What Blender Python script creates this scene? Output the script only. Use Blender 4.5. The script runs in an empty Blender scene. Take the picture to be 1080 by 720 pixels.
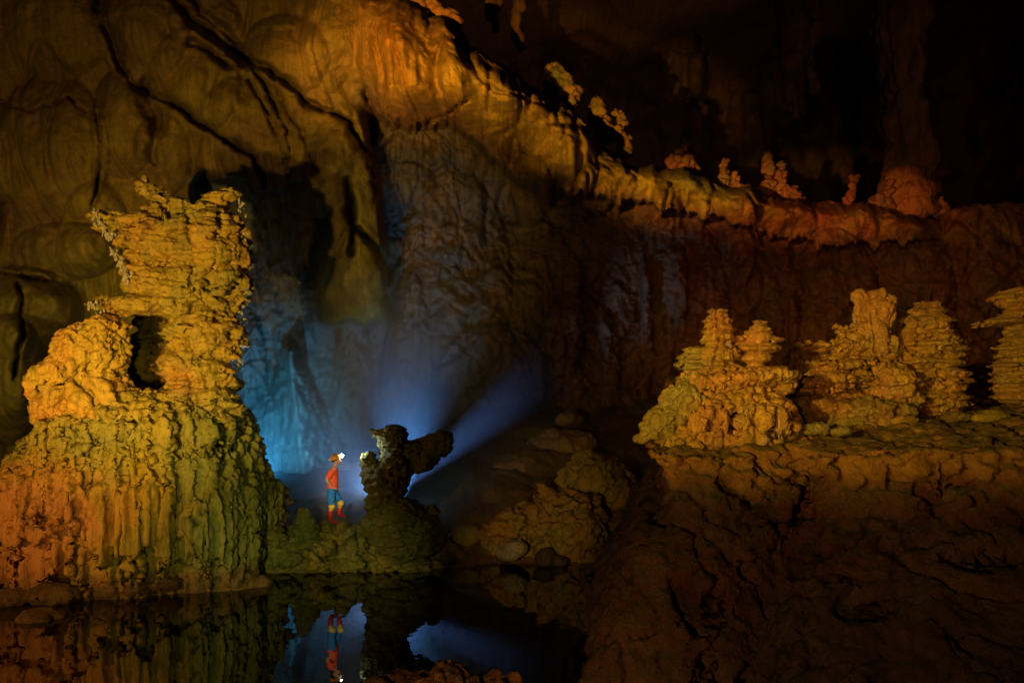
import bpy, math, random
import numpy as np
from mathutils import Vector, Matrix
from mathutils.bvhtree import BVHTree
random.seed(7)
rng = np.random.default_rng(7)
C = bpy.context.scene.collection
F, CX, HY, CH = 848.0, 540.0, 420.0, 4.4          # focal length in photo pixels, centre column, horizon row, eye height

def W(px, py, d):                                  # a point seen at (px, py) at distance d
    return ((px - CX) / F * d, d, CH + (HY - py) / F * d)

# ------------------------------------------------------------------ noise
def _h(ix, iy, iz, s):
    h = (ix.astype(np.int64) * 374761393 + iy.astype(np.int64) * 668265263 + iz.astype(np.int64) * 2147483647 + s * 1274126177) & 0xffffffff
    h = ((h ^ (h >> 13)) * 1274126177) & 0xffffffff
    h = ((h ^ (h >> 16)) * 2246822519) & 0xffffffff
    return h ^ (h >> 15)
def perlin(p, s=0):
    i = np.floor(p); f = p - i; i = i.astype(np.int64)
    u = f * f * f * (f * (f * 6 - 15) + 10)
    r = 0
    for a in (0, 1):
        wa = u[:, 0] if a else 1 - u[:, 0]
        for b in (0, 1):
            wb = u[:, 1] if b else 1 - u[:, 1]
            for c in (0, 1):
                wc = u[:, 2] if c else 1 - u[:, 2]
                h = _h(i[:, 0] + a, i[:, 1] + b, i[:, 2] + c, s)
                gx = (h & 255) / 127.5 - 1; gy = ((h >> 8) & 255) / 127.5 - 1; gz = ((h >> 16) & 255) / 127.5 - 1
                r = r + wa * wb * wc * (gx * (f[:, 0] - a) + gy * (f[:, 1] - b) + gz * (f[:, 2] - c))
    return r * 1.2
def fbm(p, o=4, s=0, g=0.5):
    r = 0; a = 1
    for k in range(o):
        r = r + a * perlin(p * (2.03 ** k), s + k * 17); a *= g
    return r
def ridged(p, o=3, s=0):
    r = 0; a = 1
    for k in range(o):
        r = r + a * (1 - 2.2 * np.abs(perlin(p * (2.1 ** k), s + k * 13))); a *= 0.5
    return r
def worley(p, s=0):
    i = np.floor(p).astype(np.int64); f = p - i
    f1 = np.full(len(p), 9.0); f2 = np.full(len(p), 9.0)
    for a in (-1, 0, 1):
        for b in (-1, 0, 1):
            for c in (-1, 0, 1):
                h = _h(i[:, 0] + a, i[:, 1] + b, i[:, 2] + c, s)
                d = (a + (h & 1023) / 1023 - f[:, 0]) ** 2 + (b + ((h >> 10) & 1023) / 1023 - f[:, 1]) ** 2 + (c + ((h >> 20) & 1023) / 1023 - f[:, 2]) ** 2
                f2 = np.minimum(f2, np.maximum(f1, d)); f1 = np.minimum(f1, d)
    return np.sqrt(f1), np.sqrt(f2)
def sm(a, b, x):
    t = np.clip((x - a) / (b - a), 0, 1); return t * t * (3 - 2 * t)
def sc(p, *k): return p * np.array(k)

def flutes(p, f=3.0, s=3, warp=.35, vz=.12, fy=1.0):       # hanging draperies: folds that run down
    w = np.stack([fbm(sc(p, .8, .8, .5), 2, s + 5), fbm(sc(p, .8, .8, .5), 2, s + 9), 0 * p[:, 0]], 1) * warp
    return 1 - 3.0 * np.abs(perlin(sc(p + w, f, f * fy, f * vz), s)) + .5 * perlin(sc(p + w, 2.6 * f, 2.6 * f * fy, f * .35), s + 2)
def shelves(p, f=3.0, s=4, warp=.5):               # stacked plates with a rounded lip and an undercut
    z = p[:, 2] * f + warp * fbm(sc(p, .9, .9, .5) , 3, s) * 2
    t = z - np.floor(z)
    return np.where(t < .25, t / .25, 1 - (np.maximum(t - .25, 0) / .75) ** 1.5) - .5
def lumps(p, f=3.0, s=8):                          # cauliflower knobs
    w = np.stack([perlin(p * f * .7, s + 1), perlin(p * f * .7, s + 2), perlin(p * f * .7, s + 3)], 1) * .45
    f1, f2 = worley(p * f + w, s)
    return .6 - f1 * .9 + .35 * np.clip(f2 - f1, 0, .4)

def cav(V, f, s, w=.07, vz=1, vx=1, fy=1):
    q = sc(V, f * vx, f * vx * fy, f * vz); p = q + .5 * np.stack([fbm(q * .6, 2, s + 1), fbm(q * .6, 2, s + 2), fbm(q * .6, 2, s + 3)], 1)
    return np.exp(-(perlin(p, s) / w) ** 2)
# ------------------------------------------------------------------ meshes
def raw_mesh(name, V, Q, col=None, smooth=True):
    V = np.asarray(V, np.float32); Q = np.asarray(Q, np.int32)
    k = Q.shape[1]
    me = bpy.data.meshes.new(name)
    me.vertices.add(len(V)); me.vertices.foreach_set('co', V.ravel())
    me.loops.add(Q.size); me.loops.foreach_set('vertex_index', Q.ravel())
    me.polygons.add(len(Q)); me.polygons.foreach_set('loop_start', np.arange(0, Q.size, k, dtype=np.int32))
    me.update(calc_edges=True)
    me.polygons.foreach_set('use_smooth', np.full(len(Q), smooth))
    if col is not None:
        a = me.attributes.new('tint', 'FLOAT_COLOR', 'POINT')
        c = np.ones((len(V), 4), np.float32); c[:, :3] = np.clip(col, 0.004, 1)
        a.data.foreach_set('color', c.ravel())
    return me
def normals(V, Q):
    k = Q.shape[1]
    n = np.cross(V[Q[:, 2]] - V[Q[:, 0]], V[Q[:, k - 1]] - V[Q[:, 1]]) if k == 4 else np.cross(V[Q[:, 1]] - V[Q[:, 0]], V[Q[:, 2]] - V[Q[:, 0]])
    N = np.zeros_like(V)
    for j in range(k):
        for a in range(3): N[:, a] += np.bincount(Q[:, j], n[:, a], len(V))
    return N / (np.linalg.norm(N, axis=1, keepdims=True) + 1e-9)
def link(name, me, mat, parent=None, loc=None):
    o = bpy.data.objects.new(name, me)
    if me is not None and mat is not None: me.materials.append(mat)
    C.objects.link(o)
    if loc is not None: o.location = loc
    if parent is not None: o.parent = parent
    return o
def tag(o, label=None, cat=None, group=None, kind=None):
    if label: o['label'] = label
    if cat: o['category'] = cat
    if group: o['group'] = group
    if kind: o['kind'] = kind
    return o

_S = {}
def unit_sphere(n=20):
    if n not in _S:
        V = []; Q = []
        for i in range(n + 1):
            a = math.pi * i / n
            for j in range(2 * n):
                b = math.pi * j / n
                V.append((max(math.sin(a), 1e-3) * math.cos(b), max(math.sin(a), 1e-3) * math.sin(b), math.cos(a)))
        for i in range(n):
            for j in range(2 * n):
                k = (j + 1) % (2 * n)
                Q.append((i * 2 * n + j, (i + 1) * 2 * n + j, (i + 1) * 2 * n + k, i * 2 * n + k))
        V.append((0, 0, 1.0)); V.append((0, 0, -1.0))
        T = [(len(V) - 2, j, (j + 1) % (2 * n)) for j in range(2 * n)] + [(len(V) - 1, n * 2 * n + (j + 1) % (2 * n), n * 2 * n + j) for j in range(2 * n)]
        _S[n] = (V, Q, T)
    return _S[n]
def fuse(ells, d0, voxel, smooth=4):
    """ellipsoids given in photo pixels at distance d0 (+dd) are fused into one closed skin"""
    V = []; P = []
    for e in ells:
        px, py, rx, ry = e[:4]; dd = e[4] if len(e) > 4 else 0; rd = e[5] if len(e) > 5 else None; rot = math.radians(e[6]) if len(e) > 6 else 0
        d = d0 + dd; c = W(px, py, d); a = rx / F * d; b = ry / F * d; r = rd if rd else (a + b) / 2 if a < 2.2 * b else b * 1.6
        sv, sq, st = unit_sphere()
        k = len(V)
        for (x, y, z) in sv:
            X, Z = a * x, b * z
            V.append((c[0] + X * math.cos(rot) - Z * math.sin(rot), c[1] + r * y, c[2] + X * math.sin(rot) + Z * math.cos(rot)))
        P += [tuple(i + k for i in q) for q in sq] + [tuple(i + k for i in q) for q in st]
    return remesh(V, P, voxel, smooth)
def remesh(V, P, voxel, smooth=4):
    me = bpy.data.meshes.new('tmp'); me.from_pydata(V, [], P); me.update()
    o = bpy.data.objects.new('tmp', me); C.objects.link(o)
    m = o.modifiers.new('r', 'REMESH'); m.mode = 'VOXEL'; m.voxel_size = voxel
    if smooth:
        s = o.modifiers.new('s', 'SMOOTH'); s.factor = .6; s.iterations = smooth
    dg = bpy.context.evaluated_depsgraph_get(); dg.update()
    ev = o.evaluated_get(dg).to_mesh()
    A = np.zeros(len(ev.vertices) * 3, np.float32); ev.vertices.foreach_get('co', A)
    L = np.zeros(len(ev.loops), np.int32); ev.loops.foreach_get('vertex_index', L)
    A = A.reshape(-1, 3).astype(np.float64); Q = L.reshape(-1, 4)
    bpy.data.objects.remove(o); bpy.data.meshes.remove(me)
    return A, Q
def proj(V):
    return CX + V[:, 0] / V[:, 1] * F, HY - (V[:, 2] - CH) / V[:, 1] * F

# ------------------------------------------------------------------ materials
def nmat(name):
    m = bpy.data.materials.new(name); m.use_nodes = True
    return m, m.node_tree.nodes, m.node_tree.links, m.node_tree.nodes['Principled BSDF']
def rock_mat(name, bump=.05, scale=1.0, rough=.62, spec=.35, streak=1.0, crack=1.0, fy=1.0):
    m, n, l, b = nmat(name)
    at = n.new('ShaderNodeAttribute'); at.attribute_name = 'tint'
    geo = n.new('ShaderNodeNewGeometry')
    def mp(x, y, z):
        q = n.new('ShaderNodeMapping'); q.inputs['Scale'].default_value = (x * scale, y * scale, z * scale); l.new(geo.outputs['Position'], q.inputs[0]); return q.outputs[0]
    def noise(v, s, det=6, r=.6, dist=0):
        q = n.new('ShaderNodeTexNoise'); q.inputs['Scale'].default_value = s; q.inputs['Detail'].default_value = det; q.inputs['Roughness'].default_value = r; q.inputs['Distortion'].default_value = dist; l.new(v, q.inputs['Vector']); return q.outputs['Fac']
    def math_(op, a, c, d=None):
        q = n.new('ShaderNodeMath'); q.operation = op
        for i, v in enumerate((a, c) if d is None else (a, c, d)):
            if isinstance(v, (int, float)): q.inputs[i].default_value = v
            else: l.new(v, q.inputs[i])
        return q.outputs[0]
    n1 = noise(mp(1, 1, 1), 1.3, 8, .65)
    n2 = noise(mp(1, 1, 1), 9, 6, .7)
    n3 = noise(mp(1, fy, .10), 7, 6, .6, .2)
    vo = n.new('ShaderNodeTexVoronoi'); vo.feature = 'DISTANCE_TO_EDGE'; vo.inputs['Scale'].default_value = 5
    wv = n.new('ShaderNodeVectorMath'); wv.operation = 'ADD'
    nz = n.new('ShaderNodeTexNoise'); nz.inputs['Scale'].default_value = 2.5; nz.inputs['Detail'].default_value = 4; l.new(mp(1, 1, 1), nz.inputs['Vector'])
    l.new(mp(1, fy, .45), wv.inputs[0]); l.new(nz.outputs['Color'], wv.inputs[1]); l.new(wv.outputs[0], vo.inputs['Vector'])
    ed = math_('MINIMUM', vo.outputs['Distance'], .12)
    h = math_('MULTIPLY_ADD', n3, .5 * streak, math_('MULTIPLY_ADD', n2, .6, math_('MULTIPLY', ed, 2.2 * crack)))
    bp = n.new('ShaderNodeBump'); bp.inputs['Strength'].default_value = 1; bp.inputs['Distance'].default_value = bump
    l.new(h, bp.inputs['Height']); l.new(bp.outputs[0], b.inputs['Normal'])
    # colour: mineral bands and blotches round the painted-on stone colour
    v = math_('MULTIPLY_ADD', n3, 1.1 * streak, math_('MULTIPLY', n1, 1.3))
    v = math_('MULTIPLY_ADD', n2, .7, v)
    rm = n.new('ShaderNodeMapRange'); rm.inputs['From Min'].default_value = .55 * (.5 + .5 * streak) + .2; rm.inputs['From Max'].default_value = 2.0; rm.inputs['To Min'].default_value = .15; rm.inputs['To Max'].default_value = 1.75
    l.new(v, rm.inputs['Value'])
    mx = n.new('ShaderNodeVectorMath'); mx.operation = 'SCALE'
    l.new(at.outputs['Color'], mx.inputs[0]); l.new(rm.outputs[0], mx.inputs['Scale'])
    l.new(mx.outputs[0], b.inputs['Base Color'])
    rr = n.new('ShaderNodeMapRange'); rr.inputs['To Min'].default_value = rough - .15; rr.inputs['To Max'].default_value = rough + .25; l.new(n1, rr.inputs['Value']); l.new(rr.outputs[0], b.inputs['Roughness'])
    b.inputs['Specular IOR Level'].default_value = spec
    return m
M_wall = rock_mat('cave_wall_rock', .10, .9, .75, .12, crack=.2, fy=.02)
M_flow = rock_mat('wet_flowstone', .065, 1.0, .5, .25, streak=1.7, crack=.45)
M_fine = rock_mat('fine_flowstone', .06, 1.6, .55, .22)
M_clay = rock_mat('red_clay_rock', .09, 1.3, .8, .2, streak=.4, crack=.35)
M_floor = rock_mat('floor_rock', .05, 1.2, .7, .3, streak=.2)

def plain(name, col, rough=.7, spec=.3, emit=0, noise=.25, nscale=30):
    m, n, l, b = nmat(name)
    t = n.new('ShaderNodeTexNoise'); t.inputs['Scale'].default_value = nscale; t.inputs['Detail'].default_value = 5
    g = n.new('ShaderNodeNewGeometry'); l.new(g.outputs['Position'], t.inputs['Vector'])
    r = n.new('ShaderNodeMapRange'); r.inputs['To Min'].default_value = 1 - noise; r.inputs['To Max'].default_value = 1 + noise; l.new(t.outputs['Fac'], r.inputs['Value'])
    q = n.new('ShaderNodeVectorMath'); q.operation = 'SCALE'; q.inputs[0].default_value = col; l.new(r.outputs[0], q.inputs['Scale'])
    l.new(q.outputs[0], b.inputs['Base Color']); b.inputs['Roughness'].default_value = rough; b.inputs['Specular IOR Level'].default_value = spec
    if emit: b.inputs['Emission Color'].default_value = (*col, 1); b.inputs['Emission Strength'].default_value = emit
    return m

# palettes (stone colours)
YEL = np.array((.40, .275, .035)); ORA = np.array((.40, .205, .035)); OLI = np.array((.22, .19, .04)); BRN = np.array((.22, .13, .055))
RED = np.array((.30, .11, .045)); GRY = np.array((.23, .195, .155)); DRK = np.array((.09, .07, .05)); PAL = np.array((.45, .40, .30)); GRN = np.array((.17, .19, .05))
def blend(a, b, t): return a + (b - a) * t[:, None]
def base(c, n): return np.tile(np.asarray(c, float), (n, 1))

# ------------------------------------------------------------------ cave wall behind everything
def polyd(px, py, pts):                            # distance to a polyline and the position along it
    best = np.full(px.shape, 1e9); tt = np.zeros(px.shape); L = len(pts) - 1
    for k in range(L):
        (ax, ay), (bx, by) = pts[k], pts[k + 1]
        dx, dy = bx - ax, by - ay
        t = np.clip(((px - ax) * dx + (py - ay) * dy) / (dx * dx + dy * dy), 0, 1)
        d = np.hypot(px - ax - t * dx, py - ay - t * dy)
        m = d < best; best = np.where(m, d, best); tt = np.where(m, (k + t) / L, tt)
    return best, tt
TOPX = [-500, 300, 360, 385, 430, 452, 470, 480, 488, 500, 520, 545, 562, 580, 612, 630, 660, 680, 720, 745, 768, 790, 820, 860, 893, 920, 953, 990, 1003, 1030, 1080, 1200, 1600]
TOPY = [-420, -330, -60, -8, 0, 14, 20, 30, 46, 52, 62, 78, 92, 106, 122, 146, 172, 176, 177, 184, 198, 196, 208, 213, 214, 215, 226, 233, 222, 215, 214, 230, 250]
LOWX = [-500, 370, 400, 440, 480, 520, 560, 600, 640, 680, 720, 760, 800, 870, 930, 990, 1080, 1600]
LOWY = [100, 100, 118, 128, 130, 165, 195, 205, 205, 212, 224, 228, 245, 255, 255, 252, 262, 290]
def wall_depth(px, py, top):
    low = np.interp(px, LOWX, LOWY)
    D = 30.0 + 0 * px
    edge = np.interp(py, [-400, 60, 110, 160, 210, 260, 330, 500], [372, 378, 378, 390, 400, 404, 408, 430])
    wd = 1 + 5 * sm(125, 80, py)
    cen = sm(-5 * wd, 7 * wd, px - edge)                     # right of the big left wall
    D = D + cen * (3.6 * sm(85, 150, py) + sm(430, 640, px) * 1.0)
    leftm = 1 - cen
    bot = np.interp(px, [200, 215, 222, 240, 262, 266, 276, 290, 300, 324, 329, 336, 500], [192, 180, 184, 190, 186, 200, 206, 199, 201, 184, 196, 338, 338]) + 2.5 * np.sin(px / 5.0)
    alc = sm(198, 206, px) * sm(bot - 2, bot + 7, py) * leftm
    D = D + alc * 4.2
    # overhang: the left wall leans forward as it rises
    D = D - leftm * (1 - alc) * np.clip((300 - py) / 300, -.3, 2) * 1.6
    # lobes of the left wall (px, py, rx, ry, metres)
    for (a, b, rx, ry, h) in [(55, 160, 62, 85, 1.5), (130, 130, 36, 60, 1.3), (150, 30, 50, 60, 1.2), (205, 85, 50, 60, 1.1), (60, 30, 60, 55, .9), (170, 165, 34, 45, 1.0),
                              (255, 150, 55, 70, 1.3), (330, 150, 46, 80, 1.0), (362, 250, 56, 130, 1.6), (300, 60, 48, 45, 1.2), (345, 40, 30, 60, 1.1), (215, 20, 40, 30, 1.0), (20, 330, 70, 50, 2.6), (10, 400, 40, 70, 3.2), (70, 265, 60, 32, 1.2), (100, 240, 36, 50, .9), (-80, 200, 90, 160, 2)]:
        q = ((px - a) / rx) ** 2 + ((py - b) / ry) ** 2
        D = D - leftm * h * 1.15 * np.clip(1 - q, 0, 1) ** .8
    # pale cone and columns inside the alcove and on the middle wall
    D = D - alc * 2.6 * np.clip(1 - np.abs(px - 305 - .1 * (py - 360)) / (6 + np.clip(py - 355, 0, 300) * .36), 0, 1) ** .8 * sm(350, 372, py)
    for (a, b, rx, ry, h) in [ (372, 420, 22, 110, 1.6), (432, 430, 26, 150, 1.2), (265, 440, 20, 110, 1.2), (480, 300, 60, 120, 1.2), (560, 330, 60, 100, 1.3), (610, 390, 46, 80, 1.6), (660, 350, 30, 120, 1.6), (520, 400, 60, 60, 1.5), (700, 300, 26, 110, 1.6),
                              (440, 160, 36, 26, 1.2), (420, 195, 40, 26, .9), (740, 320, 30, 110, 1.4), (800, 340, 46, 100, 1.2), (880, 330, 50, 90, 1.4), (960, 320, 50, 90, 1.0), (1040, 330, 60, 120, 1.6), (590, 175, 40, 45, 1.8), (560, 200, 22, 40, 1.5), (628, 200, 22, 28, 1.6), (780, 235, 22, 70, 1.4), (690, 215, 30, 30, .8)]:
        q = ((px - a) / rx) ** 2 + ((py - b) / ry) ** 2
        D = D - (1 - leftm * (1 - alc)) * h * np.sqrt(np.clip(1 - q, 0, 1))
    # deep shadowed hollow under the ridge
    q = ((px - 540) / 75) ** 2 + ((py - 245) / 70) ** 2
    D = D + 2.2 * np.exp(-q * 1.5)
    # the ridge: a rounded lip between its crest and its lower edge
    low = low + 14 * perlin(np.stack([px / 45, 0 * px, 0 * px], 1), 301) + 22 * np.maximum(0, perlin(np.stack([px / 15, 0 * px, 0 * px], 1), 302)) + 7 * perlin(np.stack([px / 5, py / 60, 0 * px], 1), 303)
    t = (py - top) / np.maximum(low - top, 8)
    prof = np.where(t < .35, np.sqrt(np.clip(1 - ((.35 - t) / .35) ** 2, 0, 1)), 1 - .25 * sm(.35, 1.0, t)) * (1 - sm(.97, 1.10, t))
    rid = sm(345, 425, px) * sm(110, 60, py) + sm(385, 410, px) * (1 - sm(110, 60, py))
    D = D - rid * prof * (4.2 - 1.2 * sm(700, 1000, px)) * (t > -.02) * (1 + .38 * perlin(np.stack([px / 34, py / 60, 0 * px], 1), 311)) * (1 - .95 * sm(965, 1010, px))
    # creases
    pq = np.stack([px, py, 0 * px], 1)
    jx = px + 4.5 * perlin(pq / 19, 401) + 2.2 * perlin(pq / 7, 402); jy = py + 4.5 * perlin(pq / 19, 403) + 2.2 * perlin(pq / 7, 404); jw = 1.6 * perlin(pq / 24, 405) + .5
    for pts, w, h in [([(98, -40), (112, 30), (128, 70), (140, 90), (175, 105), (210, 130), (240, 150), (268, 167), (281, 198)], (7, 1.6), 1.6),
                      ([(150, -40), (200, 20), (236, 45), (262, 66), (292, 78), (322, 106), (345, 118), (368, 128), (388, 165), (396, 212)], (5, 3.0), 1.8),
                      ([(188, -30), (212, 14), (232, 30), (250, 46), (264, 66)], (6, 5), 1.8),
                      ([(263, 68), (288, 104), (303, 140), (305, 192)], (2.5, 1.6), 1.1), ([(262, 84), (280, 118), (297, 160), (302, 186)], (2, 1.4), .8),
                      ([(285, 76), (300, 110), (318, 140), (330, 175)], (1.6, 1.2), .6), ([(205, 45), (228, 60), (242, 70)], (4, 3), 1.0),
                      ([(366, 188), (371, 230), (370, 268)], (5, 4), 2.2), ([(376, 240), (398, 262), (410, 290), (412, 345), (404, 400)], (3, 6), 1.8),
                      ([(385, 96), (396, 130), (392, 150)], (3, 3), 1.2), ([(612, 305), (616, 350), (614, 390)], (1.5, 1.8), 1.6), ([(20, 300), (24, 350), (14, 400)], (2, 3), 1.2),
                      ([(152, 88), (165, 130), (158, 160), (172, 190)], (7, 8), .8), ([(100, 105), (106, 150), (104, 190), (98, 215)], (2, 2), .7), ([(0, 108), (35, 118), (70, 104), (92, 118)], (1.6, 1.6), .5),
                      ([(0, 287), (30, 292), (60, 296)], (2, 2), 1.2), ([(452, 130), (485, 112), (492, 104)], (2, 2), 1.2), ([(488, 50), (505, 82), (522, 96), (560, 106), (596, 118), (626, 142), (652, 168)], (2.6, 2.0), .6)]:
        d, tt = polyd(jx, jy, pts)
        ww = (w[0] + (w[1] - w[0]) * tt) * (.62 + .55 * jw)
        D = D + h * (.7 + .5 * jw) * np.exp(-(d / np.maximum(ww, 1.0)) ** 2)
    return D, leftm * (1 - alc), alc, rid * np.clip(prof, 0, 1) * (t > -.05) * (t < 1.12), t
def build_wall():
    xs = np.concatenate([np.linspace(-520, -20, 120), np.arange(-18, 1100, 1.9), np.linspace(1104, 1600, 120)])
    top = np.interp(xs, TOPX, TOPY)
    top = top + 5.0 * perlin(np.stack([xs / 17, 0 * xs, 0 * xs + 7], 1), 6) * (xs > 380) + 2.2 * perlin(np.stack([xs / 11, 0 * xs, 0 * xs], 1), 5) * (xs > 380) + 2.4 * perlin(np.stack([xs / 5, 0 * xs, 0 * xs + 3], 1), 5) * (xs > 380)
    nv = 400
    tv = np.linspace(0, 1, nv)
    bottom = 560.0
    PX = np.repeat(xs[None], nv, 0)
    tp = top[None]; tpin = np.maximum(tp, -20)
    # a tenth of the rows above the frame where the wall goes on, the rest inside it
    nup = 40
    up = tp + (tpin - tp) * np.linspace(0, 1, nup)[:, None]
    dn = tpin + (bottom - tpin) * np.linspace(0, 1, nv - nup + 1)[1:, None]
    PY = np.concatenate([up, dn], 0)
    px = PX.ravel(); py = PY.ravel(); tp_ = np.repeat(tp, nv, 0).ravel()
    D, left, alc, rid, t = wall_depth(px, py, tp_)
    P = np.stack([(px - CX) / F * D, D, CH + (HY - py) / F * D], 1)
    # relief
    big = fbm(P * .22, 3, 11)
    mid = fbm(P * .8, 4, 12)
    fl = flutes(P, .9, 21, .35, .05, .0)
    fl2 = flutes(P, 2.4, 22, .15, .06, .0)
    fl3 = flutes(P, 5.5, 23, .06, .05, .0)
    drip = sm(-.1, .35, perlin(sc(P, .35, .06, .25), 88))
    fw, fw2 = worley(sc(P, .45, .10, .22) + .35 * np.stack([mid, mid, mid], 1), 31)
    lump = np.sqrt(np.clip(1 - fw ** 2, 0, 1))
    lm = lumps(sc(P, 1, .45, 1), 1.5, 33); lm2 = lumps(sc(P, 1, .45, 1), 3.4, 34)
    cr = np.clip(1 - (fw2 - fw) / .06, 0, 1)
    ga, gb = worley(sc(P, .75, .4, .6) + .25 * np.stack([mid, big, mid], 1), 35); gc, gd = worley(sc(P, 2.0, .8, 1.5), 36)
    facet = .55 * (1 - ga) + .18 * (1 - gc) - .25 * np.clip(1 - (gb - ga) / .05, 0, 1)
    cen = 1 - left
    strat = shelves(P, .9, 44, .8)
    amp_drape = sm(240, 300, py) * (py < 9999) * left * sm(180, 120, px) + rid * (.35 + .9 * sm(.25, .6, t)) + .55 * cen * (1 - rid)
    D2 = D - left * (.12 * lump + .40 * big + .22 * mid) - cen * (1 - .55 * alc) * (.5 * big + .16 * mid + (facet + .15 * lump) * (1 - rid)) - rid * (.40 * lump + (.10 + .35 * sm(.0, .3, fbm(P * .35, 2, 39))) * lm + .12 * lm2)
    D2 = D2 - amp_drape * (.22 * fl + .12 * fl2) - left * (.10 * fl + drip * (.05 * fl2 + .03 * fl3)) - (rid + .5 * cen) * .045 * fl3 + rid * .5 * cav(P, .8, 81, .06, .3, 1, .15) + left * .28 * cav(P, .30, 82, .022, .35, 1, .1) + left * .07 * cav(P, .9, 84, .05, .25, 1, .1) + cen * (1 - rid) * .3 * cav(P, .7, 83, .05, .4, 1, .1) - cen * (1 - rid) * (.22 * strat * sm(150, 260, py) + .18 * lm) - cen * (1 - rid) * .0
    rough = fbm(P * 3.0, 4, 55, .6)
    D2 = D2 - rough * (.07 * left + .13 * cen)
    P = np.stack([(px - CX) / F * D2, D2, CH + (HY - py) / F * D2], 1)
    # the crest bends away to the back
    nb = 40
    first = P[:len(xs)]
    back = []
    for k in range(nb, 0, -1):
        s = (k / nb) ** 1.6
        q = first.copy(); q[:, 1] += s * 16; q[:, 2] += -.9 * s * 3 + .25 * math.sin(k * .9) * s
        q[:, 2] += .5 * fbm(q * .8, 3, 61) * min(1, k / 6)
        back.append(q)
    P = np.concatenate(back + [P], 0)
    nr = nv + nb
    idx = np.arange(nr * len(xs)).reshape(nr, len(xs))
    Q = np.stack([idx[:-1, :-1], idx[1:, :-1], idx[1:, 1:], idx[:-1, 1:]], -1).reshape(-1, 4)
    n = len(px)
    col = base(BRN * 1.15, n)
    col = blend(col, YEL * .75, np.clip(.5 + .8 * big + .5 * mid, 0, 1) * left)
    col = blend(col, OLI * 1.1, left * sm(220, 320, py) * .7)
    col = blend(col, OLI * 1.1, left * sm(280, 390, px) * .7)
    col = blend(col, GRY * np.array((.75, .72, .68)), cen * (1 - rid) * np.clip(.7 + mid, 0, 1) * sm(760, 640, px))
    col = blend(col, BRN * .8, cen * (1 - rid) * sm(480, 640, px))
    col = blend(col, RED * .75, cen * (1 - rid) * sm(620, 760, px) * np.clip(.6 + mid, 0, 1))
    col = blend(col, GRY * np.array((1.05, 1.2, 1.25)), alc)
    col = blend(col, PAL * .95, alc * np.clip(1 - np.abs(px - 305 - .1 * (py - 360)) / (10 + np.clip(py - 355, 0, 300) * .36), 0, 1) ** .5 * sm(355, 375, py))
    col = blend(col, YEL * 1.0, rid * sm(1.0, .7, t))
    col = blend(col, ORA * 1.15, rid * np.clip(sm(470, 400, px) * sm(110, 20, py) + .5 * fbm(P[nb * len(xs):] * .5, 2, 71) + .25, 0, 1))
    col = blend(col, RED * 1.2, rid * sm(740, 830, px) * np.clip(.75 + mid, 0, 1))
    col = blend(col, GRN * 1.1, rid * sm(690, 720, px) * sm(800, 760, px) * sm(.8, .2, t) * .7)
    col = np.concatenate([np.tile(col[:len(xs)], (nb, 1)), col], 0)
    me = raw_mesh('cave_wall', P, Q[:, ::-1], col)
    return link('cave_wall', me, M_wall), P, Q
wall_obj, WP, WQ = build_wall()
tag(wall_obj, kind='structure')

def grid(nx, ny): 
    idx = np.arange(nx * ny).reshape(ny, nx)
    return np.stack([idx[:-1, :-1], idx[:-1, 1:], idx[1:, 1:], idx[1:, :-1]], -1).reshape(-1, 4)
# far dark wall beyond the ridge
def build_far():
    nx, ny = 420, 260
    px = np.linspace(150, 1650, nx); py = np.linspace(-420, 330, ny)
    PX, PY = [a.ravel() for a in np.meshgrid(px, py)]
    D = 66 + 0 * PX
    for (a, b, rx, ry, h) in [(525, 0, 36, 80, 6), (560, 30, 18, 70, 4), (830, 85, 30, 60, 6), (850, 60, 14, 80, 5), (720, 60, 30, 60, 4), (1030, 120, 70, 150, 6), (640, 20, 60, 50, 3), (745, 30, 60, 30, 3), (900, 10, 80, 50, 4), (1060, 40, 40, 80, 3), (800, 130, 20, 80, 2)]:
        q = ((PX - a) / rx) ** 2 + ((PY - b) / ry) ** 2
        D = D - h * np.sqrt(np.clip(1 - q, 0, 1))
    P = np.stack([(PX - CX) / F * D, D, CH + (HY - PY) / F * D], 1)
    D = D - 2.2 * fbm(P * .12, 4, 5) - .8 * flutes(P, .5, 6, .9, .12) - .8 * lumps(P, .45, 9)
    P = np.stack([(PX - CX) / F * D, D, CH + (HY - PY) / F * D], 1)
    col = blend(base(BRN * .55, len(P)), RED * .6, np.clip(fbm(P * .2, 2, 3) + sm(900, 1000, PX), 0, 1) * .8)
    o = link('far_cave_wall', raw_mesh('far_cave_wall', P, grid(nx, ny)[:, ::-1], col), M_wall); tag(o, kind='structure')
build_far()
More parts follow.
